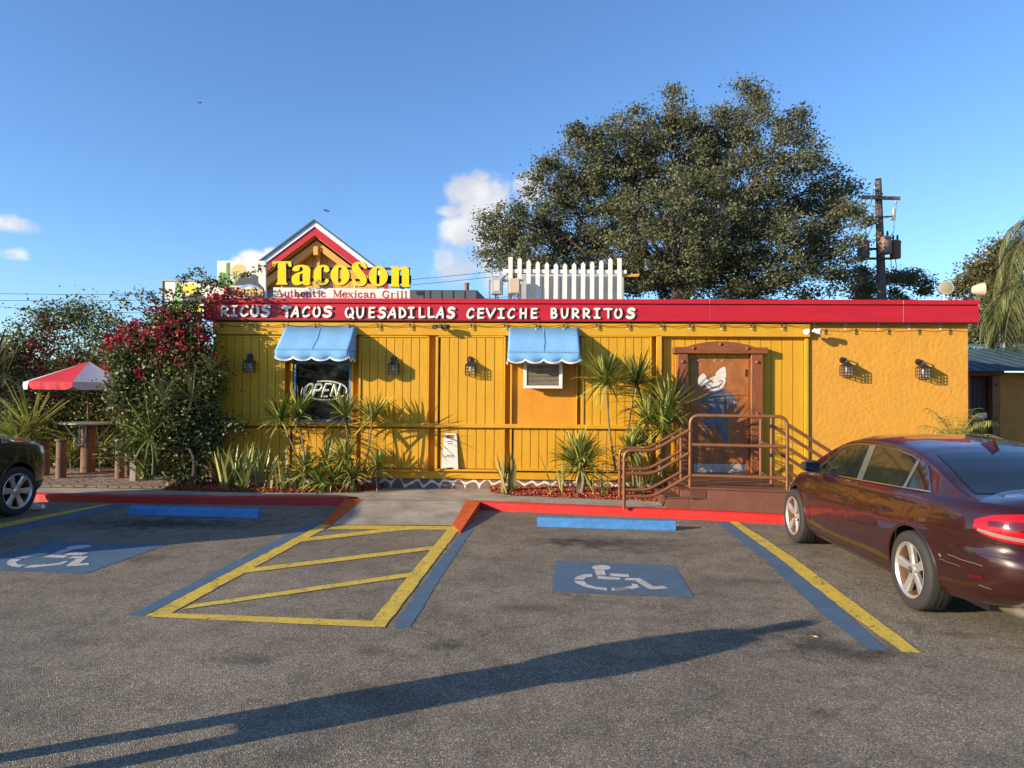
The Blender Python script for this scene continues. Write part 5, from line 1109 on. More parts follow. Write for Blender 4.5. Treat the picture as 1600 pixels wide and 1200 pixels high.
# feathery grass at the right corner of the wall
FGb = P(1500, 700, 12.2); FG = empty('feather_palm', Vector((FGb.x, 12.2, SW)), 'young feathery palm against the right end of the stucco wall', 'palm')
def fronds(root, c, n, L_, ll, drp, elr=(.2, 1.3), m=M_palm, wl=.02, azr=(0, 2*math.pi), nl=26):
    sp = []; rach = MA()
    for i in range(n):
        az = random.uniform(*azr); el = random.uniform(*elr); d = Vector((math.cos(az)*math.cos(el), math.sin(az)*math.cos(el), math.sin(el))); p = Vector(c); pts = [p.copy()]; seg = 12; Lk = L_*random.uniform(.8,1.1)
        for k in range(seg):
            p = p+d*(Lk/seg); d = (d+Vector((0,0,-drp/seg*(1+k*.16)))).normalized(); pts.append(p.copy())
        rach.tube(pts, [.014*L_/2.5*(1-.8*j/seg)+.002 for j in range(seg+1)], 4)
        for j in range(nl):
            t = .12+.88*j/nl; k = min(seg-1, int(t*seg)); q = pts[k].lerp(pts[k+1], t*seg-k); dd = (pts[k+1]-pts[k]).normalized(); s = dd.cross(Vector((0,0,1)));
            s = s.normalized() if s.length > .01 else Vector((1,0,0))
            for sg in (-1, 1):
                v = (s*sg*.75+dd*.6+Vector((0,0,random.uniform(-.35,.15)))).normalized(); sp.append((q, v, ll*(1-.55*abs(t-.45)*1.6)*random.uniform(.85,1.1), wl, 1.1, random.random()))
    rach.build('frond_stem', M_palm, root, fix=False) if False else rach.build('frond_stem', M_palmtr, root)
    V, F, R2 = blades_np(sp); fast('fronds', V, F, m, root, np.clip(R2, 0, 1))
MA().tube([(FGb.x+.1,12.2,SW),(FGb.x+.12,12.2,P(1500,690,12.2).z)], .04, 8).build('stem', M_palmtr, FG)
fronds(FG, P(1496,702,12.2), 26, .8, .30, .8, (.35,1.4), M_yucca, .014)
QP = empty('queen_palm', (P(1650,560,19).x, 19, 0), 'feathery palm with long hanging fronds at the right edge', 'palm')
qc = P(1685, 385, 19); MA().tube([(qc.x+.1,19,0),(qc.x+.05,19,qc.z*.5),(qc.x,19,qc.z)], [.2,.16,.13], 12).build('trunk', M_pole, QP, smooth=True)
fronds(QP, qc, 34, 3.0, .85, 2.3, (-.3,1.3), M_palm, .030, nl=52)
QP2 = empty('queen_palm', (P(1600,560,17.5).x, 20, 0), 'shorter feathery palm above the teal roofed building', 'palm')
qc2 = P(1622, 470, 18.5); MA().tube([(qc2.x,18.5,0),(qc2.x,18.5,qc2.z)], [.14,.11], 10).build('trunk', M_pole, QP2)
fronds(QP2, qc2, 26, 2.0, .8, 2.6, (-.3,1.2), M_palm, .028, nl=44)
# trees
def tree(label, lobes, Y, m, ppc, leaf, dens, trunk, rt, name='oak_tree', crad=.6, dj=1.0):
    px_m = FPX/Y; base = P(trunk[0], 600, Y); base.z = 0; root = empty(name, base, label, 'tree')
    fork = P(trunk[0], trunk[1], Y); MA_ = MA(); MA_.tube(catmull([base, Vector((base.x+.2, Y, fork.z*.5)), fork], 4), [rt*1.3]+[rt]*4+[rt*.9]*4, 10)
    Cs = []; br = MA()
    for lb in lobes:
        px, py, r = lb[:3]; yo = (lb[3] if len(lb) > 3 else RNG.normal()*1.5*dj); c = P(px, py, Y+yo); R_ = r/px_m
        f = Vector(fork); mid = f.lerp(c, .5)+Vector((RNG.normal()*.5,RNG.normal()*.5,-.10*(c-f).length)); m3_ = f.lerp(c, .78)+Vector(RNG.normal(size=3)*.35); pts = catmull([f, mid, m3_, c], 5); n = len(pts)
        MA_.tube(pts, [rt*.42*(1-.9*i/n)*min(1, .12+(R_/2.4)**2) for i in range(n)], 6, cap=False)
        nc = max(3, int(dens*R_*R_)); ca = np.array(c)
        for _ in range(nc):
            d = RNG.normal(size=3); d /= np.linalg.norm(d); q = ca+d*R_*np.array([1,1,.9])*(.35+.68*RNG.random()**.6)
            k = int(ppc*(.5+RNG.random())); s = crad*(.55+.7*RNG.random()); Cs.append(q+RNG.normal(size=(k, 3))*s*np.array([.62,.62,.42]))
            st = Vector(pts[int(n*.6)+int(RNG.integers(0, max(1, int(n*.35))))]); e = Vector(q); mm = st.lerp(e, .5)+Vector(RNG.normal(size=3)*.15); rb = .012*rt/.4
            br.tube([st, mm, e], [rb*1.6, rb, rb*.4], 4, cap=False)
    MA_.build('trunk', M_trunk, root, smooth=True, fix=False); br.build('twigs', M_trunk, root, fix=False)['kind'] = 'stuff'
    C_ = np.concatenate(Cs); V, F, R2 = leafcards(C_, leaf, .5, .05); fast('crown', V, F, m, root, R2)
tree('broad live oak with dense dark crown rising behind the restaurant',
     [(1040,430,45),(960,440,45),(1180,430,55),(1120,440,50),(1260,420,50),(880,430,50),(825,420,45),(830,365,62),(790,350,36),(775,400,30),(900,350,80),(860,290,45),(905,260,48),(960,300,85),(960,235,55),(1010,210,50),(1050,260,85),(1050,190,36),(1052,158,15),(1050,140,7),
      (1110,240,70),(1150,300,90),(1120,200,36),(1180,200,38),(1178,160,28),(1190,138,18),(1165,130,14),(1230,240,55),(1240,200,26),(1255,180,14),(1230,330,80),(1290,290,36),(1310,345,38),(1300,400,40),(1325,300,14),(1335,330,14),(1060,350,95),(980,390,80),(1120,380,85),(1200,390,70),(1320,440,22),(1345,350,12),(760,375,14),(765,340,10),(895,205,10),(925,210,14),(850,250,12)],
     31, M_oak, 125, .135, 16.0, (1062,440), .45, crad=.42)
tree('small pale leaved tree behind the utility pole', [(1340,450,26),(1400,450,30),(1420,435,16),(1370,460,30),(1440,455,16),(1350,430,12)], 38, M_oak2, 200, .16, 13, (1375,470), .2, 'background_tree', crad=.5)
tree('tree between the floodlights and the feathery palm', [(1530,440,28),(1560,425,30),(1500,455,24),(1545,470,36),(1580,460,34),(1560,510,40),(1530,500,26),(1590,520,40),(1520,525,22),(1570,395,12),(1530,415,12)], 27, M_oak2, 230, .14, 15, (1550,560), .25, 'background_tree', crad=.5)
o = foliage('tree_line', None, [(-60,640,60,0,50),(0,630,50,0,45),(60,640,50,0,40),(120,650,50,0,40),(180,650,50,0,40),(240,640,50,0,40),(300,640,50,0,40)], 34, M_oak, 22, .3, cat=None, clump=.9, depth=1); 
for ch in list(o.children): ch.parent = None; ch.name = 'distant_tree_line'; ch['kind'] = 'stuff'
bpy.data.objects.remove(o)
V_ = []; 
for k in range(60):
    c = np.array([RNG.uniform(-25, 60), RNG.uniform(-42, -34), RNG.uniform(1.5, 7.5)]); V_.append(c+RNG.normal(size=(500, 3))*[1.8, 1.2, 1.1])
C_ = np.concatenate(V_); C_ = C_[C_[:, 2] > .1]; V, F, R2 = leafcards(C_, .6, .6, .1); o = fast('opposite_tree_line', V, F, M_oak2, None, R2); o['kind'] = 'stuff'
# ================= utility pole, wires =================
UY = 30.0; up = lambda px, py, dy=0: P(px, py, UY+dy)
UP = empty('utility_pole', (up(1378,450).x, UY, 0), 'weathered wooden utility pole with crossarm and three transformers', 'utility pole')
MA().tube([(up(1379,450).x,UY,0),up(1378,468),up(1372,279.5)], [.20,.185,.125], 12).build('pole', M_pole, UP, smooth=True)
MA().bar(up(1346,308,-.2), up(1406,310,-.2), .12, .13).build('crossarm', M_pole, UP)
MA().bar(up(1349,340,-.2), up(1398,338,-.2), .05, .05).build('steel_arm', M_dkmetal, UP)
for px, py in ((1349.5,334),(1363,341),(1397,338),(1396.5,331)): MA().lathe(up(px,py,-.2)+Vector((0,0,-.18)), [(.03,0),(.07,.06),(.05,.1),(.07,.14),(.05,.2),(.06,.26),(.03,.36)], 8).build('insulator', M_greyp, UP, smooth=True)
for px, py in ((1350,314),(1400,314),(1366,293)): MA().lathe(up(px,py,-.2)+Vector((0,0,-.1)), [(.04,0),(.07,.04),(.04,.1)], 8).build('insulator', M_whitep, UP)
for px, y0, y1, w, m, yo in ((1349,378,406,18,M_xfmr,-.35),(1383,372,397,18,M_xfmr,-.75),(1399,378,404,16,M_rust,-.3)):
    b = up(px, y1, yo); h = (up(px, y0, yo)-b).z; r = w/2/FPX*(UY+yo); o = MA().lathe(b, [(r*.9,0),(r*.97,.05),(r*.97,h-.06),(r*1.06,h-.05),(r*1.06,h),(r*.7,h+.07),(.05,h+.09)], 16).build('transformer', m, UP, smooth=True)
    for k in (-.4, .4): MA().lathe(b+Vector((r*k,0,h+.03)), [(.05,0),(.035,.1),(.05,.14),(.03,.26)], 8).build('bushing', M_dkmetal, o)
for yy in (389, 404): MA().bar(up(1357,yy,-.25), up(1394,yy,-.25), .07, .09).build('bracket', M_dkmetal, UP)
for a_, b_ in (((1366,295),(1349,330)),((1352,314),(1349,334)),((1400,314),(1392,345)),((1397,345),(1388,372)),((1349,345),(1352,378)),((1340,415),(1372,440)),((1345,407),(1340,418)),((1392,404),(1386,440)),((1399,404),(1396,430)),((1376,376),(1402,376)),((1346,376),(1372,372)),((1372,425),(1340,452)),((1367,320),(1350,380))):
    p, q = up(*a_, -.25), up(*b_, -.25); MA().tube(catmull([p, (p+q)/2+Vector((.08,0,-.12)), q], 5), .018, 4).build('lead_wire', M_wire, UP)
def wire(a, b, sag, r=.012, label=None, nm='power_line'):
    pts = [a.lerp(b, t/16)+Vector((0,0,-sag*4*(t/16)*(1-t/16))) for t in range(17)]; o = MA().tube(pts, r, 4).build(nm, M_wire); tag(o, label, 'power line', 'thin power lines crossing the sky'); return o
wire(P(-60,457,33), up(1349,340), 1.1, .010, 'upper power line running behind the gable to the pole')
wire(P(-60,468,33), up(1397,338), 1.15, .010, 'middle power line running behind the gable to the pole')
wire(P(-60,475,33), up(1378,372), 1.5, .010, 'lower power line running behind the gable to the pole')
wire(up(1352,312), P(1290,440,36), .3, .014, 'wire dropping left from the crossarm into the oak'); wire(up(1350,345), P(1295,430,36), .3, .014, 'wire dropping left from the steel arm into the oak')
wire(P(-60,516,40), P(330,548,40), .3, .016, 'faint wire low in the sky above the left bushes')
wire(up(1376,440), P(1700,420,30), .5, .010, 'thin wire leaving the pole to the right')
# birds
for k, (px, py) in enumerate(((312,160),(508,328),(512,330))):
    c = P(px, py, 60); a = MA(); s = .085; a.add([c, c+Vector((-s,0,.08)), c+Vector((-s*2.2,0,.0)), c+Vector((-s*.6,0,-.05)), c+Vector((0,0,-.09)), c+Vector((s*.6,0,-.05)), c+Vector((s*2.2,0,.03)), c+Vector((s,0,.09))], [(0,1,2,3,4),(0,4,5,6,7)])
    o = a.build('bird', M_black, fix=False); o.modifiers.new('s','SOLIDIFY').thickness = .06
    tag(o, ['small dark bird high in the left sky','left one of two tiny birds above the gable','right one of two tiny birds above the gable'][k], 'bird')
# ================= small building on the right =================
SB = empty('teal_roofed_building', (P(1580,600,16.5).x, 18, 0), 'low building with teal metal roof in shade at the right edge', 'building')
sy = 16.4; sX = lambda px, Y=sy: P(px, 600, Y).x; ev = P(1560,579,15.9).z
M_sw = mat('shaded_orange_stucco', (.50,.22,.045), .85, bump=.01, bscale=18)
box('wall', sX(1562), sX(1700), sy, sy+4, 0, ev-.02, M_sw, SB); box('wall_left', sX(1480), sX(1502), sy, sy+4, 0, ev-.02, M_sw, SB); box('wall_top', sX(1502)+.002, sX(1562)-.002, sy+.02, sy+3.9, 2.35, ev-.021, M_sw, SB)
box('door', sX(1516), sX(1546), sy+.12, sy+.2, 0, 2.33, mat('dark_door_wood', (.06,.025,.015), .6), SB)
for k in range(4): box('door_board', sX(1517.5+k*7), sX(1523.8+k*7), sy+.10, sy+.119, .05, 2.28, mat('dark_door_wood', (0,0,0)), SB)
q = MA().prism([(sX(1526),sy+.08,1.47),(sX(1545),sy+.08,1.53),(sX(1545),sy+.08,1.39),(sX(1531),sy+.08,1.42)],(0,0,0),(0,.02,0)).build('white_door_sign', M_whitep, SB)
for p0_, p1_ in ((1502.5,1514),(1548,1560)):
    o = box('door_post', sX(p0_), sX(p1_), sy-.06, sy+.1, 0, 2.36, M_wood, SB, bevel=.006)
    for z in (.6, 1.4, 2.15): MA().lathe(((sX(p0_)+sX(p1_))/2, sy-.06, z), [(.03,0),(.026,.015),(.002,.022)], 8, 'Y').build('bolt_head', M_dkmetal, o)
box('door_beam', sX(1498), sX(1566), sy-.08, sy+.08, 2.365, 2.52, M_woodh, SB, bevel=.006)
rg = P(1560,545,19.0); n = 22; x0 = sX(1478); pw = .30
for i in range(n):
    xa_ = x0+i*pw; dz = rg.z-ev
    a = MA(); xs5 = [(0,0),(.04,.03),(.08,.0),(pw-.012,.0),(pw-.012,-.01),(0,-.01)]
    vs = [(xa_+u, 15.9, ev+w) for u, w in xs5]+[(xa_+u, 19.0, rg.z+w) for u, w in xs5]; a.add(vs, [tuple(range(6)), tuple(range(11,5,-1))]+[(k,k+6,(k+1)%6+6,(k+1)%6) for k in range(6)]); a.build('roof_sheet', M_roofm, SB)
MA().prism([(sX(1500,21),19.2,rg.z+.0),(sX(1700,21),19.2,rg.z),(sX(1700,21),19.2,rg.z+.03),(sX(1500,21),19.2,rg.z+.03)],(0,0,0),(0,3,.35)).build('upper_roof', M_roofg, SB)
q = box('roof_vent', P(1574,552,19).x, P(1583,552,19).x, 19.3, 19.6, rg.z+.05, rg.z+.20, M_whitep, SB, bevel=.01); box('roof_vent', P(1592,552,19).x, P(1606,552,19).x, 19.5, 19.9, rg.z+.05, rg.z+.18, M_whitep, SB, bevel=.01)
# ================= patio furniture =================
TYp = 14.6; t_ = lambda px, py, Y=TYp: P(px, py, Y)
TB = empty('patio_table', (t_(137,743).x, TYp, SW), 'tall round table on a thick log post under the umbrella', 'table')
MA().lathe((t_(137,743).x, TYp, SW), [(.145,0),(.14,.05),(.135,.9),(.13,t_(137,668).z-SW)], 18).build('log_post', M_log, TB, smooth=True)
tz = t_(137,662).z; tx = t_(137,662).x
MA().lathe((tx, TYp, tz-.01), [(.50,0),(.52,.008),(.52,.03),(.50,.038),(.02,.04)], 40).build('table_top', M_tablet, TB)
for k in range(4):
    an = rad(20+90*k); d = Vector((math.cos(an), math.sin(an), 0)); MA().bar(Vector((tx,TYp,tz-.03))+d*.42, Vector((tx,TYp,tz-.38))+d*.155, .028, .02).build('brace', M_steel, TB); MA().bar(Vector((tx,TYp,tz-.02))+d*.15, Vector((tx,TYp,tz-.48))+d*.15, .03, .02, up=d).build('brace', M_steel, TB)
UM = empty('patio_umbrella', (tx, TYp, tz), 'red and white patio umbrella above the log table', 'umbrella')
MA().tube([(tx,TYp,tz+.03),(tx+.01,TYp,t_(137,566).z)], .019, 10).build('pole', mat('brown_umbrella_pole', (.12,.06,.04), .5), UM, smooth=True)
uc = Vector((tx-.0, TYp, t_(137,565).z)); Rm = 1.18; zr = t_(137,598).z; tilt = .085
def um(a, r, z): x = math.cos(a)*r; y = math.sin(a)*r; return Vector((tx+x-.30*0, TYp+y, z))
for k in range(8):
    a0_, a1_ = rad(45*k+20), rad(45*k+65); m = M_umr if k % 2 == UMK else M_umw; a = MA(); vs = []; NR = 7
    for i in range(NR+1):
        for j in range(9):
            f = i/NR; ang = a0_+(a1_-a0_)*j/8; chord = math.cos(rad(22.5))/math.cos(ang-(a0_+a1_)/2); r = Rm*f*chord; z = uc.z-(uc.z-zr)*f-.012*math.sin(math.pi*j/8)*f; vs.append(um(ang, r, z))
    a.add(vs, [(i*9+j, i*9+9+j, i*9+10+j, i*9+j+1) for i in range(NR) for j in range(8)])
    g = a.build('canopy_panel', m, UM); g.modifiers.new('s','SOLIDIFY').thickness = .003
    vb = []; 
    for j in range(9):
        ang = a0_+(a1_-a0_)*j/8; chord = math.cos(rad(22.5))/math.cos(ang-(a0_+a1_)/2); tf = .012*math.sin(j*2.1+k); e = min(j, 8-j); hgt = .155-(.05 if e == 0 else .0); vb += [um(ang, Rm*chord, zr-.0), um(ang, Rm*chord+tf+.01, zr-hgt)]
    b = MA().add(vb, [(2*j, 2*j+1, 2*j+3, 2*j+2) for j in range(8)]).build('valance', m, g); b.modifiers.new('s','SOLIDIFY').thickness = .003
    MA().tube([um(a0_, .05, uc.z-.02), um(a0_, Rm*.99, zr-.012)], .006, 5).build('rib', M_steel, UM)
for k, (px, py0, py1, w, lb) in enumerate(((69,684,742,15,'log stool nearest the dark vehicle'),(95,686,747,15,'log stool between the vehicle and the table'),(187,686,747,14,'log stool right of the table'),(200,690,744,12,'log stool half hidden by drooping blades'))):
    b = G(px, py1, SW+.03); r = w/2/FPX*b.y; h = P(px, py0, b.y).z-SW; S_ = empty('log_stool', (b.x, b.y, SW), lb, 'stool', 'log stools around the patio table')
    MA().lathe((b.x, b.y, SW), [(r,0),(r*1.02,h*.3),(r*.95,h*.7),(r*.97,h-.04)], 14).build('log', M_log, S_, smooth=True); MA().lathe((b.x, b.y, SW+h-.039), [(r*1.28,0),(r*1.32,.01),(r*1.32,.03),(r*1.28,.038)], 16).build('seat', M_log, S_)
o = box('grey_post', P(203,700,13.2).x, P(213,700,13.2).x, 13.2, 13.35, SW, P(208,710,13.2).z, mat('grey_post_paint', (.28,.27,.24), .8), bevel=.01); tag(o, 'short grey square post behind the drooping blades', 'post')
# small litter
c = G(59, 797)+Vector((0,0,.05)); o = MA().tube([c+Vector((-.09,.02,0)), c+Vector((-.02,.01,.0)), c+Vector((.03,-.005,-.004)), c+Vector((.10,-.02,.01))], [.052,.047,.036,.034], 12).build('crumpled_cup', M_whitep, smooth=True); tag(o, 'crumpled white cup lying beside the dark vehicle wheel', 'litter')
c = G(1271, 997); sp = []
for k in range(5): an = -.3+k*.8; sp.append((c+Vector((0,0,.012)), Vector((math.cos(an), math.sin(an), .2)), .038, .022, .5, .9))
V, F, R2 = blades_np(sp); o = fast('fallen_leaf', V, F, mat('tan_dry_leaf', (.72,.50,.22), .7), None, R2); tag(o, 'single tan dry leaf on the asphalt near the yellow line', 'leaf')
# ================= vehicles =================
def smooth_interp(kx, ky):
    xs = np.linspace(kx[0], kx[-1], 400); ys = np.interp(xs, kx, ky); k = np.hanning(25); k /= k.sum(); yp = np.pad(ys, 12, mode='edge'); yp[:12] = 2*ys[0]-ys[1:13][::-1]; yp[-12:] = 2*ys[-1]-ys[-13:-1][::-1]
    yy = np.convolve(yp, k, mode='valid'); return lambda x: float(np.interp(x, xs, yy))
def paint(name, col, rough=.28, metal=.35):
    m = bpy.data.materials.new(name); m.use_nodes = True; nt = m.node_tree; N = nt.nodes; L = nt.links; b = N['Principled BSDF']
    lw = N.new('ShaderNodeTexNoise'); lw.inputs['Scale'].default_value = 900; rp = N.new('ShaderNodeValToRGB'); rp.color_ramp.elements[0].color = (*[x*.7 for x in col], 1); rp.color_ramp.elements[1].color = (*[x*1.5 for x in col], 1)
    L.new(lw.outputs['Fac'], rp.inputs[0]); L.new(rp.outputs[0], b.inputs['Base Color']); b.inputs['Metallic'].default_value = metal; b.inputs['Roughness'].default_value = rough; b.inputs['Coat Weight'].default_value = 1; b.inputs['Coat Roughness'].default_value = .035
    n2 = N.new('ShaderNodeTexNoise'); n2.inputs['Scale'].default_value = 2.2; n2.inputs['Detail'].default_value = 2; tc = N.new('ShaderNodeTexCoord'); L.new(tc.outputs['Object'], n2.inputs['Vector'])
    bp = N.new('ShaderNodeBump'); bp.inputs['Distance'].default_value = .010; L.new(n2.outputs['Fac'], bp.inputs['Height']); L.new(bp.outputs[0], b.inputs['Coat Normal']); L.new(bp.outputs[0], b.inputs['Normal']); return m
M_chrome = mat('chrome_trim', (.75,.76,.78), .15, metal=1., var=.02); M_alloy = mat('silver_alloy', (.62,.59,.55), .32, metal=.75, var=.05); M_blkpl = mat('black_plastic', (.02,.02,.021), .4)
M_greyg = mat('gloss_grey_pillar', (.09,.095,.09), .12, spec=.7); M_redl = mat('red_tail_light', (.38,.004,.008), .12, spec=.5, coat=.2); M_clr = mat('clear_lamp_strip', (.26,.17,.16), .2, spec=.8); M_seam = mat('dark_seam', (.006,.004,.004), .7)
M_barrel = mat('dark_brown_alloy', (.22,.12,.065), .45, metal=.6)  # inner rim barrel in a darker, browner tone than the spokes
M_redd = mat('dark_red_lamp_part', (.09,.002,.003), .12, spec=.8)
def make_car(p, front_px, rear_px, label, body_m, steer=0.):
    L_, lc = p['L'], p['L']/2; nr, nf = p['nr'], p['nf']
    wv = smooth_interp(*p['w']); lr = smooth_interp(*p['lr']); lf = smooth_interp(*p['lf']); zt = smooth_interp(*p['zt']); zb = smooth_interp(*p['zb']); cr = smooth_interp(*p['crown']); H = smooth_interp(*p['H'])
    def yl(l, v):
        if l < lc: a = lc-lr(v); u = min(1, (lc-l)/a); return wv(v)*(1-u**nr)**(1/nr)
        a = lf(v)-lc; u = min(1, (l-lc)/a); return wv(v)*(1-u**nf)**(1/nf)
    QR, QF = .74, .74
    def S(t, v):
        ar, af = lc-lr(v), lf(v)-lc
        if t < .15: q = t/.15*QR; l = lc-ar*(1-q**nr)**(1/nr); y = wv(v)*q
        elif t > .85: q = (1-t)/.15*QF; l = lc+af*(1-q**nf)**(1/nf); y = wv(v)*q
        else:
            l0 = lc-ar*(1-QR**nr)**(1/nr); l1 = lc+af*(1-QF**nf)**(1/nf); k = (t-.15)/.7; k = k+.035*math.sin(2*math.pi*k)*-1; l = l0+(l1-l0)*k; y = yl(l, v)
        ll = max(0, min(L_, l)); return Vector((l, y, zb(ll)+(zt(ll)-zb(ll))*v))
    ts = sorted(set([i/14*.15 for i in range(15)]+[.15+.7*i/96 for i in range(97)]+[.85+.15*i/14 for i in range(15)])); vs_ = p.get('vs') or [i/22 for i in range(21)]+[.94,.97,.99,1.0]; vs_ = sorted(set(vs_))
    bm = bmesh.new(); rows = []
    for v in vs_: rows.append([S(t, v) for t in ts])
    for s in (.97,.9,.75,.5,.25,0): 
        rows.append([Vector((q.x+(0), q.y*s, q.z+cr(max(0,min(L_,q.x)))*(1-s*s))) for q in rows[len(vs_)-1]])
    for sg in (1, -1):
        g = [[bm.verts.new((q.x, q.y*sg, q.z)) for q in r] for r in rows]
        for i in range(len(g)-1):
            for j in range(len(ts)-1):
                f = [g[i][j], g[i][j+1], g[i+1][j+1], g[i+1][j]]
                try: bm.faces.new(f)
                except Exception: pass
        c0 = [bm.verts.new((q.x, 0, q.z)) for q in rows[0]]
        for j in range(len(ts)-1):
            try: bm.faces.new([g[0][j], g[0][j+1], c0[j+1], c0[j]])
            except Exception: pass
    bmesh.ops.remove_doubles(bm, verts=bm.verts, dist=.0008); bmesh.ops.dissolve_degenerate(bm, dist=.0005, edges=bm.edges); bmesh.ops.recalc_face_normals(bm, faces=bm.faces)
    me = bpy.data.meshes.new('body'); bm.to_mesh(me); bm.free()
    # placement
    f = G(*front_px); r = G(*rear_px) if not isinstance(rear_px, float) else f-Vector((math.sin(rear_px), math.cos(rear_px), 0))*(p['front']-p['rear']); hd = (f-r).normalized(); ang = math.atan2(hd.y, hd.x); side = p['side']    # side +1: our side is the left flank
    n = Vector((-hd.y, hd.x, 0)); yw = p['track']; origin = r-hd*p['rear']-n*(side*yw)
    root = empty('parked_car', origin, label, 'car', None); root.rotation_euler = (0, 0, ang)
    body = link('body', me, [body_m, M_seam], root, smooth=True)
    R0 = p['rw']; arch = p['arch']
    cuts = []
    for ax in (p['rear'], p['front']):
        for sg in (1, -1):
            c = MA().lathe((ax, sg*p['wmax']*1.2, R0+.015), [(arch,0),(arch,p['wmax']*.62)] if sg > 0 else [(arch,0),(arch,-p['wmax']*.62)], 40, 'Y').build('cutter', M_seam, root); cuts.append(c)
    for c in cuts:
        md = body.modifiers.new('b', 'BOOLEAN'); md.operation = 'DIFFERENCE'; md.object = c; md.solver = 'EXACT'
        try: md.material_mode = 'TRANSFER'
        except Exception: pass
    bpy.context.view_layer.update(); dg = bpy.context.evaluated_depsgraph_get(); m2 = bpy.data.meshes.new_from_object(body.evaluated_get(dg)); body.modifiers.clear(); body.data = m2; m2.name = 'body'
    for c in cuts: bpy.data.objects.remove(c)
    try: m2.set_sharp_from_angle(angle=rad(35))
    except Exception: pass
    # cabin
    l0, l1 = p['cab']; tt = math.tan(rad(p.get('tumble', 24))); KZ = p.get('kz', .76); ne = 2.3
    zbh = lambda l: zt(l)-.03; wb = lambda l: yl(l, 1.0)-.006
    def zc(l): return zbh(l)+max(0, H(l)-zbh(l))*KZ
    def wc(l): return wb(l)-(zc(l)-zbh(l))*tt
    def roofp(l, c): cc = min(1, abs(c)); return Vector((l, wc(l)*c, zc(l)+(H(l)-zc(l))*(1-cc**ne)**(1/ne)))
    a = MA(); ls = [l0+(l1-l0)*i/70 for i in range(71)]; secs = []
    cs = [math.cos(math.pi/2*k/14) for k in range(15)]
    for l in ls:
        half = [Vector((l, wb(l)+(wc(l)-wb(l))*k/8, zbh(l)+(zc(l)-zbh(l))*k/8)) for k in range(8)]+[roofp(l, c) for c in cs]
        secs.append(half+[Vector((q.x, -q.y, q.z)) for q in reversed(half[:-1])])
    m = len(secs[0]); a.add([q for s in secs for q in s], [(i*m+j, i*m+j+1, (i+1)*m+j+1, (i+1)*m+j) for i in range(70) for j in range(m-1)])
    cab = a.build('cabin', body_m, root, smooth=True)
    # glass
    def sidey(l, z): return wb(l)-(z-zbh(l))*tt
    lo = lambda l: zt(l)+p.get('sill', .012)
    d0, d1 = p['dlo']; sr, sf = p['dslope']
    def hi(l): return max(lo(l), min(zc(l)-.022, lo(l)+(l-d0)*sr, lo(l)+(d1-l)*sf))
    def strip(l_a, l_b, off, nm, m, par, inset=0., sgn=1, slope=0.):
        a = MA(); vs = []; nn = max(2, int((l_b-l_a)/.03)+1); kk = 5
        for i in range(nn):
            for k in range(kk+1):
                l = l_a+(l_b-l_a)*i/(nn-1); z0, z1 = lo(l)+inset, hi(l)-inset; z = z0+(max(z1, z0+.0005)-z0)*k/kk; l2 = l+slope*(z-z0); vs.append((l2, sgn*(sidey(l2, z)+off), z))
        a.add(vs, [(i*(kk+1)+k, (i+1)*(kk+1)+k, (i+1)*(kk+1)+k+1, i*(kk+1)+k+1) for i in range(nn-1) for k in range(kk)]); return a.build(nm, m, par, smooth=True)
    for sgn in (1, -1):
        g = strip(d0, d1, .004, 'side_window', M_glassd, root, sgn=sgn)
        for (pa, pb, sl) in p['pillars']: strip(pa, pb, .007, 'window_pillar', M_greyg, g, sgn=sgn, slope=sl)
        loop = [(d0+(d1-d0)*i/60, lo(d0+(d1-d0)*i/60)) for i in range(61)]+[(d1-(d1-d0)*i/60, hi(d1-(d1-d0)*i/60)) for i in range(1, 60)]
        t = MA(); pts = [Vector((l, sgn*(sidey(l, z)+.006), z)) for l, z in loop]; t.tube(pts+[pts[0]], .0085, 6); t.build('chrome_window_trim', M_chrome if p['chrome'] else M_blkpl, g, smooth=True)
    def roofglass(la, lb, c0, c1, nm):
        a = MA(); vs = []; N1, N2 = 20, 24
        for i in range(N1+1):
            l = la+(lb-la)*i/N1; cm = c0+(c1-c0)*i/N1
            for j in range(N2+1):
                c = -cm+2*cm*j/N2; q = roofp(l, c); e = .01; dl = (H(l+e)-H(l-e))/(2*e); nn = Vector((-dl, 0, 1)).normalized(); vs.append(q+nn*.005)
        a.add(vs, [(i*(N2+1)+j, (i+1)*(N2+1)+j, (i+1)*(N2+1)+j+1, i*(N2+1)+j+1) for i in range(N1) for j in range(N2)]); return a.build(nm, M_glassd, root, smooth=True)
    rgx = p['rglass']; rg_ = roofglass(rgx[0], rgx[1], rgx[2], rgx[3], 'rear_window'); wsx = p['wglass']; roofglass(wsx[0], wsx[1], wsx[2], wsx[3], 'windscreen')
    # seams on the body sides
    def bodyln(tv, r=.0035, nm='panel_seam', m=M_seam, off=0., sg=side):
        pts = [S(t, v) for t, v in tv]; pts = [Vector((q.x, q.y*sg, q.z)) for q in pts]; return MA().tube(pts, r, 5).build(nm, m, root, smooth=True)
    def t_of(l, v=.6):
        a_, b_ = 0., 1.
        for _ in range(30):
            m_ = (a_+b_)/2
            if S(m_, v).x < l: a_ = m_
            else: b_ = m_
        return (a_+b_)/2
    for sg in (1, -1):
        for ln in p['seams']: bodyln([(t_of(ln[0]+(ln[1]-ln[0])*k/10, .05+.93*k/10), .07+.92*k/10) for k in range(11)], sg=sg)
        bodyln([(t_of(p['rear']+arch+.05)+(t_of(p['front']-arch-.03)-t_of(p['rear']+arch+.05))*k/20, .085) for k in range(21)], sg=sg)
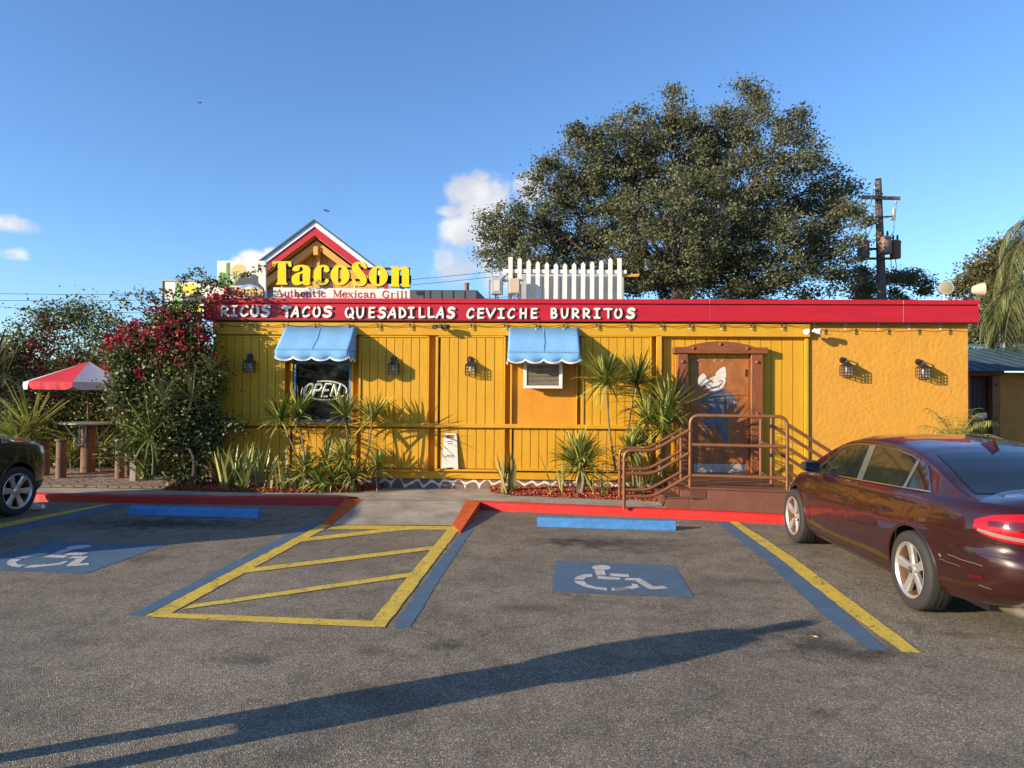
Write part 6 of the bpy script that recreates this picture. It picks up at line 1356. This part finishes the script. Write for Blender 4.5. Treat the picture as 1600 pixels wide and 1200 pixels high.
    # arch lips
    for ax in (p['rear'], p['front']):
        for sg in (1, -1):
            pts = []
            for k in range(25):
                an = math.pi*(-.12+1.24*k/24); l = ax+(arch+.004)*math.cos(an); z = R0+.015+(arch+.004)*math.sin(an); v = (z-zb(l))/(zt(l)-zb(l)); 
                if v < 0.0: continue
                pts.append(Vector((l, sg*(yl(l, max(0, min(1, v)))-.004), z)))
            MA().tube(pts, .014, 6).build('wheel_arch_lip', body_m, root, smooth=True)
    # patch in (t, v)
    def patch(t0, t1, vlo, vhi, nm, m, off=.004, par=None, n=18, sg=side):
        a = MA(); vs = []; kk = 6
        for i in range(n+1):
            t = t0+(t1-t0)*i/n; a0_, a1_ = vlo(i/n), vhi(i/n)
            for k in range(kk+1):
                v = a0_+(a1_-a0_)*k/kk; q = S(t, v); e = .004; du = S(min(1, t+e), v)-S(max(0, t-e), v); dv = S(t, min(1, v+.01))-S(t, max(0, v-.01)); nn = du.cross(dv); nn = nn.normalized() if nn.length > 1e-9 else Vector((0,1,0))
                if nn.dot(q-Vector((lc, 0, q.z))) < 0: nn = -nn
                q = q+nn*off; vs.append((q.x, q.y*sg, q.z))
        a.add(vs, [(i*(kk+1)+k, (i+1)*(kk+1)+k, (i+1)*(kk+1)+k+1, i*(kk+1)+k+1) for i in range(n) for k in range(kk)]); return a.build(nm, m, par or root, smooth=True)
    # wheels
    wi = 0
    for ax in (p['rear'], p['front']):
        for sg in (1, -1):
            st = steer if ax == p['front'] else 0
            w = empty('wheel', (ax, sg*yw, R0)); w.parent = root; w.rotation_euler = (random.uniform(0,0), 0, st)
            for k_ in ('label', 'category'):
                pass
            fl = -sg
            prof = [(R0*.70,-.20),(R0*.86,-.222),(R0*.965,-.205),(R0,-.185),(R0,-.03),(R0*.985,-.012),(R0*.93,.004),(R0*.80,.006),(R0*.70,-.004)]
            a = MA().lathe((0,0,0), [(r_, fl*h_) for r_, h_ in prof], 48, 'Y'); a.f = a.f[:-2]; a.mi = a.mi[:-2]
            for h_ in (-.165,-.125,-.085,-.05): pass
            a.build('tyre', M_tyre, w, smooth=True)
            for h_ in (-.155,-.115,-.075): MA().tube([Vector((math.cos(t)*R0*1.0006, -fl*h_, math.sin(t)*R0*1.0006)) for t in [2*math.pi*k/40 for k in range(41)]], .0035, 4).build('tread_groove', M_seam, w)
            rim = MA().lathe((0,0,0), [(R0*.60,-fl*.15*-1 if False else fl*-.15),(R0*.63,fl*-.04),(R0*.69,fl*-.008),(R0*.715,fl*.004),(R0*.70,fl*.006),(R0*.665,fl*-.004),(R0*.64,fl*-.012)], 48, 'Y'); rim.f = rim.f[:-2]; rim.mi = rim.mi[:-2]
            rim.build('rim', M_alloy, w, smooth=True); bl_ = MA().lathe((0,0,0), [(R0*.64,fl*-.0125),(R0*.61,fl*-.035),(R0*.585,fl*-.148)], 48, 'Y'); bl_.f = bl_.f[:-2]; bl_.mi = bl_.mi[:-2]; bl_.build('rim_barrel', M_barrel, w, smooth=True)
            MA().lathe((0,0,0), [(R0*.60,fl*-.16),(R0*.60,fl*-.15),(.02,fl*-.149)], 32, 'Y').build('brake_backing', M_seam, w)
            MA().lathe((0,0,0), [(.13,fl*-.12),(.13,fl*-.10),(.05,fl*-.099)], 32, 'Y').build('brake_disc', M_dkmetal, w, smooth=True)
            ns = p['spokes']; sp = MA()
            for k in range(ns):
                an = 2*math.pi*k/ns+.3+ax; ca, sa = math.cos(an), math.sin(an)
                def q(r_, w_, h_): return (ca*r_-sa*w_, -fl*h_, sa*r_+ca*w_)
                w0, w1 = p['spw']; hO = .0
                pr = [(.045,w0*.9,-.022),(R0*.36,w0,-.018),(R0*.66,w1,-.006)]
                vs = []
                for r_, w_, h_ in pr: vs += [q(r_,-w_,h_-.012), q(r_,-w_*.62,h_), q(r_,w_*.62,h_), q(r_,w_,h_-.012), q(r_,w_,h_-.04), q(r_,-w_,h_-.04)]
                sp.add(vs, [tuple(range(6)), tuple(range(17,11,-1))]+[(i*6+j, i*6+6+j, i*6+6+(j+1)%6, i*6+(j+1)%6) for i in range(2) for j in range(6)])
            sp.build('spokes', M_alloy, w)
            MA().lathe((0,0,0), [(.058,fl*-.05),(.056,fl*-.016),(.045,fl*-.010),(.005,fl*-.009)], 20, 'Y').build('hub_cap', M_alloy, w, smooth=True)
            bd = MA(); bd.tube([Vector((math.cos(t)*.028, -fl*-.0085, math.sin(t)*.028)) for t in [2*math.pi*k/20 for k in range(21)]], .003, 4)
            bd.bar((-.015,fl*.0085,.018),(0,fl*.0085,.002),.004,.004).bar((0,fl*.0085,.002),(.015,fl*.0085,.018),.004,.004).bar((-.02,fl*.0085,.004),(-.009,fl*.0085,-.02),.004,.004).bar((-.009,fl*.0085,-.02),(0,fl*.0085,-.003),.004,.004).bar((0,fl*.0085,-.003),(.009,fl*.0085,-.02),.004,.004).bar((.009,fl*.0085,-.02),(.02,fl*.0085,.004),.004,.004)
            if p['chrome']: bd.build('hub_badge', M_seam, w)
            for k in range(5):
                an = 2*math.pi*k/5; MA().lathe((math.cos(an)*.075,0,math.sin(an)*.075), [(.009,fl*-.05),(.009,fl*-.022),(.002,fl*-.02)], 6, 'Y').build('wheel_bolt', M_dkmetal, w)
    # mirrors, handles
    for sg in (1, -1):
        ml = p['mirror']; mz = lo(ml)+.075; my = sideyy = sidey(ml, lo(ml))
        a = MA(); vs = []
        for i in range(9):
            f = i/8; w_ = .115; x = ml+.02
            for k in range(12):
                an = 2*math.pi*k/12; cx_, sx_ = math.cos(an), math.sin(an); r1 = .085*(.75+.25*math.sin(math.pi*min(1, f*1.3)))*(1 if f < .95 else .8)
                vs.append((x+(abs(cx_)**.6)*(1 if cx_ > 0 else -1)*(.045 if cx_ < 0 else .085)*(.8+.2*math.sin(math.pi*f)), sg*(my+.055+.19*f), mz+(abs(sx_)**.6)*(1 if sx_ > 0 else -1)*r1*.86))
        a.add(vs, [(i*12+k, (i+1)*12+k, (i+1)*12+(k+1)%12, i*12+(k+1)%12) for i in range(8) for k in range(12)]+[tuple(range(12)), tuple(range(107,95,-1))]); mo = a.build('mirror', p['mirm'], root, smooth=True)
        MA().bar((ml, sg*(my-.02), mz-.05), (ml+.01, sg*(my+.08), mz-.03), .05, .04).build('mirror_foot', M_blkpl, mo)
        MA().add([(ml-.027, sg*(my+.075), mz-.055),(ml-.027, sg*(my+.225), mz-.05),(ml-.027, sg*(my+.225), mz+.05),(ml-.027, sg*(my+.075), mz+.055)], [(0,1,2,3)]).build('mirror_glass', mat('mirror_glass', (.07,.075,.08), .1, metal=1.), mo)
        for hl in p['handles']:
            v = .76; q = S(t_of(hl, v), v); MA().tube([(hl-.10, sg*(q.y-.005), q.z),(hl-.085, sg*(q.y+.028), q.z+.002),(hl+.075, sg*(q.y+.03), q.z+.002),(hl+.10, sg*(q.y-.005), q.z)], [.012,.015,.015,.012], 8).build('door_handle', body_m, root, smooth=True)
    return dict(root=root, S=S, patch=patch, t_of=t_of, line=bodyln, zt=zt, yl=yl, roofp=roofp, H=H, cr=cr, cab=cab, side=side)
LOCAL[0] = True
PAS = dict(L=4.87, nr=5.2, nf=4.0, side=1, track=.905, rear=1.13, front=3.933, rw=.334, arch=.372, wmax=.918, chrome=True,
  w=([0,.06,.16,.3,.5,.66,.74,.80,.88,.95,1],[.83,.872,.892,.905,.915,.918,.913,.902,.885,.862,.82]), lr=([0,.12,.3,.45,.52,.58,.8,.93,1],[.20,.05,.0,.0,.03,.075,.05,.07,.13]), lf=([0,.2,.4,.7,1],[4.70,4.85,4.87,4.80,4.60]),
  zt=([0,.3,.9,1.6,2.4,3.3,3.7,4.2,4.6,4.87],[.985,1.02,1.015,.985,.955,.93,.915,.85,.76,.66]), zb=([0,.4,.9,1.6,3.5,4.4,4.87],[.30,.25,.22,.19,.19,.2,.23]), crown=([0,.2,.7,1.5,3.6,4.3,4.87],[.045,.085,.09,.02,.06,.07,.03]),
  H=([.42,.6,.75,.95,1.2,1.5,1.85,2.25,2.65,2.95,3.25,3.6,3.9],[1.02,1.065,1.125,1.215,1.305,1.385,1.432,1.452,1.438,1.385,1.275,1.105,.93]), cab=(.45,3.86), tumble=23, kz=.82,
  dlo=(1.0,3.50), dslope=(1.05,.62), sill=.012, pillars=[(2.25,2.38,.08),(1.40,1.45,-.18)], seams=[(2.32,2.33),(3.42,3.36),(1.48,1.20)], rglass=(.60,1.33,.90,.84), wglass=(2.98,3.72,.86,.95), mirror=3.22, handles=[2.52,1.55], spokes=5, spw=(.034,.046), mirm=mat('dark_grey_mirror_cover', (.03,.032,.034), .55))
M_maroon = paint('maroon_metallic_paint', (.030,.0052,.0035), .33, .25)
car = make_car(PAS, (1241,848.5), (1421,951), 'dark maroon sedan with scuffed rear bumper parked beside the steps', M_maroon)
cr_ = car['root']; S_, pt, tof = car['S'], car['patch'], car['t_of']
for sg in (1, -1):
    tl_ = pt(.085, tof(.38,.8), lambda f: .665+.10*f**5, lambda f: .965-.13*f**3, 'tail_light', M_redl, .012, sg=sg)
    pt(.088, tof(.34,.8), lambda f: .69+.05*f**4, lambda f: .725+.04*f**3, 'clear_strip', M_clr, .0145, tl_, sg=sg)
    T_ = lambda f: .085+(tof(.38,.8)-.085)*f
    for fa, fb, va, vb in ((.08,.34,.785,.90),(.38,.62,.79,.885),(.66,.82,.80,.86)): pt(T_(fa), T_(fb), lambda f: va, lambda f: vb-.01*f, 'lamp_cell', M_redd, .0145, tl_, sg=sg)
    t2 = pt(.030, .083, lambda f: .665, lambda f: .92+.03*f, 'tail_light', M_redl, .010, sg=sg); pt(.033, .081, lambda f: .70, lambda f: .73, 'clear_strip', M_clr, .0125, t2, sg=sg)
    car['line']([(.084, .50+.5*k/8) for k in range(9)], .004, sg=sg); car['line']([(.084*k/6, .50) for k in range(7)], .004, sg=sg)
    car['line']([(tof(.10,.55)+(tof(.74,.6)-tof(.10,.55))*k/10, .50+.03*k/10) for k in range(11)], .0035, 'bumper_seam', sg=sg)
    pt(.78, .92, lambda f: .62, lambda f: .80, 'headlight', M_lens, .008, sg=sg)
    pt(tof(.42,.3), tof(.30,.3), lambda f: .27, lambda f: .30, 'side_reflector', M_redd, .004, sg=sg)
# scratches on the bumper corner
for (t0, v0, t1, v1, r) in ((tof(.62,.45),.44,tof(.30,.43),.40,.0035),(tof(.72,.4),.42,tof(.70,.4),.40,.012),(tof(.35,.2),.20,tof(.26,.2),.18,.003),(tof(.72,.38),.37,tof(.50,.36),.35,.0025)):
    car['line']([(t0+(t1-t0)*k/5, v0+(v1-v0)*k/5+.004*math.sin(k*2)) for k in range(6)], r*.38, 'bumper_scuff', mat('pale_scuff', (.34,.24,.21), .6), sg=1)
MA().add([(1.38,-.025,1.345),(1.38,.025,1.345),(1.60,.03,1.395),(1.60,-.03,1.395),(1.42,0,1.45),(1.47,.0,1.43)], [(0,1,4),(1,2,5,4),(2,3,5),(3,0,4,5),(0,3,2,1)]).build('roof_antenna', M_maroon, cr_, smooth=False)
for yy in (.52,): 
    MA().tube(catmull([(.9,.45,.24),(.55,.50,.22),(.32,.52,.235),(.12,.52,.215),(.03,.53,.20)],4),[.035]*4+[.05]*6+[.033]*7,10).build('exhaust_pipe', mat('dull_exhaust_steel', (.36,.31,.25), .45, metal=.7), cr_, smooth=True)
    MA().tube([(.06,.53,.207),(-.02,.53,.195)],.040,14,cap=False).build('exhaust_tip', M_chrome, cr_, smooth=True); MA().tube([(.0,.53,.199),(-.012,.53,.197)],.036,14).build('exhaust_opening', M_seam, cr_)
box('underbody', .5, 4.4, -.62, .62, .17, .35, M_seam, cr_)
SUV = dict(L=4.66, nr=6, nf=7.5, side=-1, track=.915, rear=.92, front=3.78, rw=.362, arch=.415, wmax=.93, chrome=False,
  w=([0,.06,.2,.4,.6,.8,.92,1],[.87,.90,.915,.925,.93,.92,.90,.85]), lr=([0,.2,.4,1],[.12,.02,0,.10]), lf=([0,.15,.4,.75,.93,1],[4.50,4.61,4.66,4.66,4.63,4.56]),
  zt=([0,1,2,3.2,3.8,4.3,4.7],[1.14,1.12,1.09,1.08,1.08,1.06,1.02]), zb=([0,.8,1.5,3.2,4,4.7],[.34,.28,.26,.26,.27,.30]), crown=([0,1,3,3.8,4.7],[.05,.05,.06,.10,.07]),
  H=([.1,.25,.6,1.2,2,2.6,3.0,3.3,3.6],[1.18,1.48,1.70,1.76,1.77,1.74,1.62,1.42,1.12]), cab=(.12,3.55), tumble=17, kz=.84, dlo=(.45,3.25), dslope=(1.6,.8), sill=.02, pillars=[(2.1,2.2,.05),(1.05,1.15,-.1)],
  seams=[(2.1,2.1),(3.15,3.1),(1.1,1.2)], rglass=(.16,.55,.85,.85), wglass=(2.75,3.4,.86,.93), mirror=3.0, handles=[2.3,1.3], spokes=6, spw=(.040,.056), mirm=M_blkpl)
M_suvp = paint('black_metallic_paint', (.010,.010,.011), .25, .2)
suv = make_car(SUV, (27,806), -.02, 'black sport utility vehicle cut off by the left edge of the photo', M_suvp, steer=-.14)
for sg in (1, -1):
    suv['patch'](.87, .955, lambda f: .72, lambda f: .93, 'headlight', M_lens, .006, sg=sg)
    suv['patch'](suv['t_of'](4.25,.2), .97, lambda f: .02, lambda f: .22, 'bumper_lower', M_blkpl, .01, sg=sg)
box('underbody', .5, 4.2, -.62, .62, .22, .4, M_seam, suv['root'])
LOCAL[0] = False
# the standing person whose shadow crosses the foreground
hd_ = G(1296, 966, 0); L0 = 1.74/math.tan(SUN_EL); ft = hd_-Vector((math.sin(SUN_AZ), math.cos(SUN_AZ), 0))*L0
def person(c, face, label):
    root = empty('person', (c.x, c.y, 0), label, 'person'); fw = Vector((math.cos(face), math.sin(face), 0)); sd_ = Vector((-fw.y, fw.x, 0))
    J = {'pel':(0,0,.95,.15),'sp':(0,0,1.12,.14),'ch':(0,0,1.32,.165),'nk':(0,0,1.47,.06),'hd0':(0,0,1.54,.075),'hd':(.01,0,1.63,.098),'ht':(0,0,1.70,.07)}
    for s, n in ((1,'l'),(-1,'r')): J.update({n+'sh':(0,.17*s,1.40,.062),n+'el':(.0,.24*s,1.15,.045),n+'wr':(.14,.20*s,.98,.032),n+'hn':(.20,.18*s,.96,.038),n+'hp':(0,.10*s,.88,.10),n+'kn':(.02,.13*s,.50,.075),n+'an':(0,.155*s,.09,.055),n+'to':(.14,.17*s,.04,.04)})
    E = [('pel','sp'),('sp','ch'),('ch','nk'),('nk','hd0'),('hd0','hd'),('hd','ht')]
    for n in 'lr': E += [('ch',n+'sh'),(n+'sh',n+'el'),(n+'el',n+'wr'),(n+'wr',n+'hn'),('pel',n+'hp'),(n+'hp',n+'kn'),(n+'kn',n+'an'),(n+'an',n+'to')]
    ks = list(J); me = bpy.data.meshes.new('body'); me.from_pydata([tuple(Vector((c.x,c.y,0))+fw*J[k][0]+sd_*J[k][1]+Vector((0,0,J[k][2]))) for k in ks], [(ks.index(a), ks.index(b)) for a, b in E], [])
    o = link('body', me, mat('dark_clothing', (.05,.06,.09), .8), root); md = o.modifiers.new('k','SKIN')
    for i, k in enumerate(ks): r = J[k][3]; me.skin_vertices[0].data[i].radius = (r, r)
    me.skin_vertices[0].data[0].use_root = True; ss = o.modifiers.new('s','SUBSURF'); ss.levels = 2; ss.render_levels = 2
    a = MA(); prof = [(.17,.50),(.21,.58),(.21,.80),(.19,1.1),(.21,1.32),(.16,1.48)]; vs = []
    for r_, z in prof:
        for k in range(16): an = 2*math.pi*k/16; q = Vector((c.x,c.y,z))+fw*(r_*.62*math.cos(an))+sd_*(r_*math.sin(an)); vs.append(q)
    a.add(vs, [(i*16+k,i*16+(k+1)%16,(i+1)*16+(k+1)%16,(i+1)*16+k) for i in range(5) for k in range(16)]); a.build('coat', mat('dark_clothing', (0,0,0)), root, smooth=True)
    return root
person(ft, rad(28), 'standing person whose long shadow falls across the foreground asphalt')
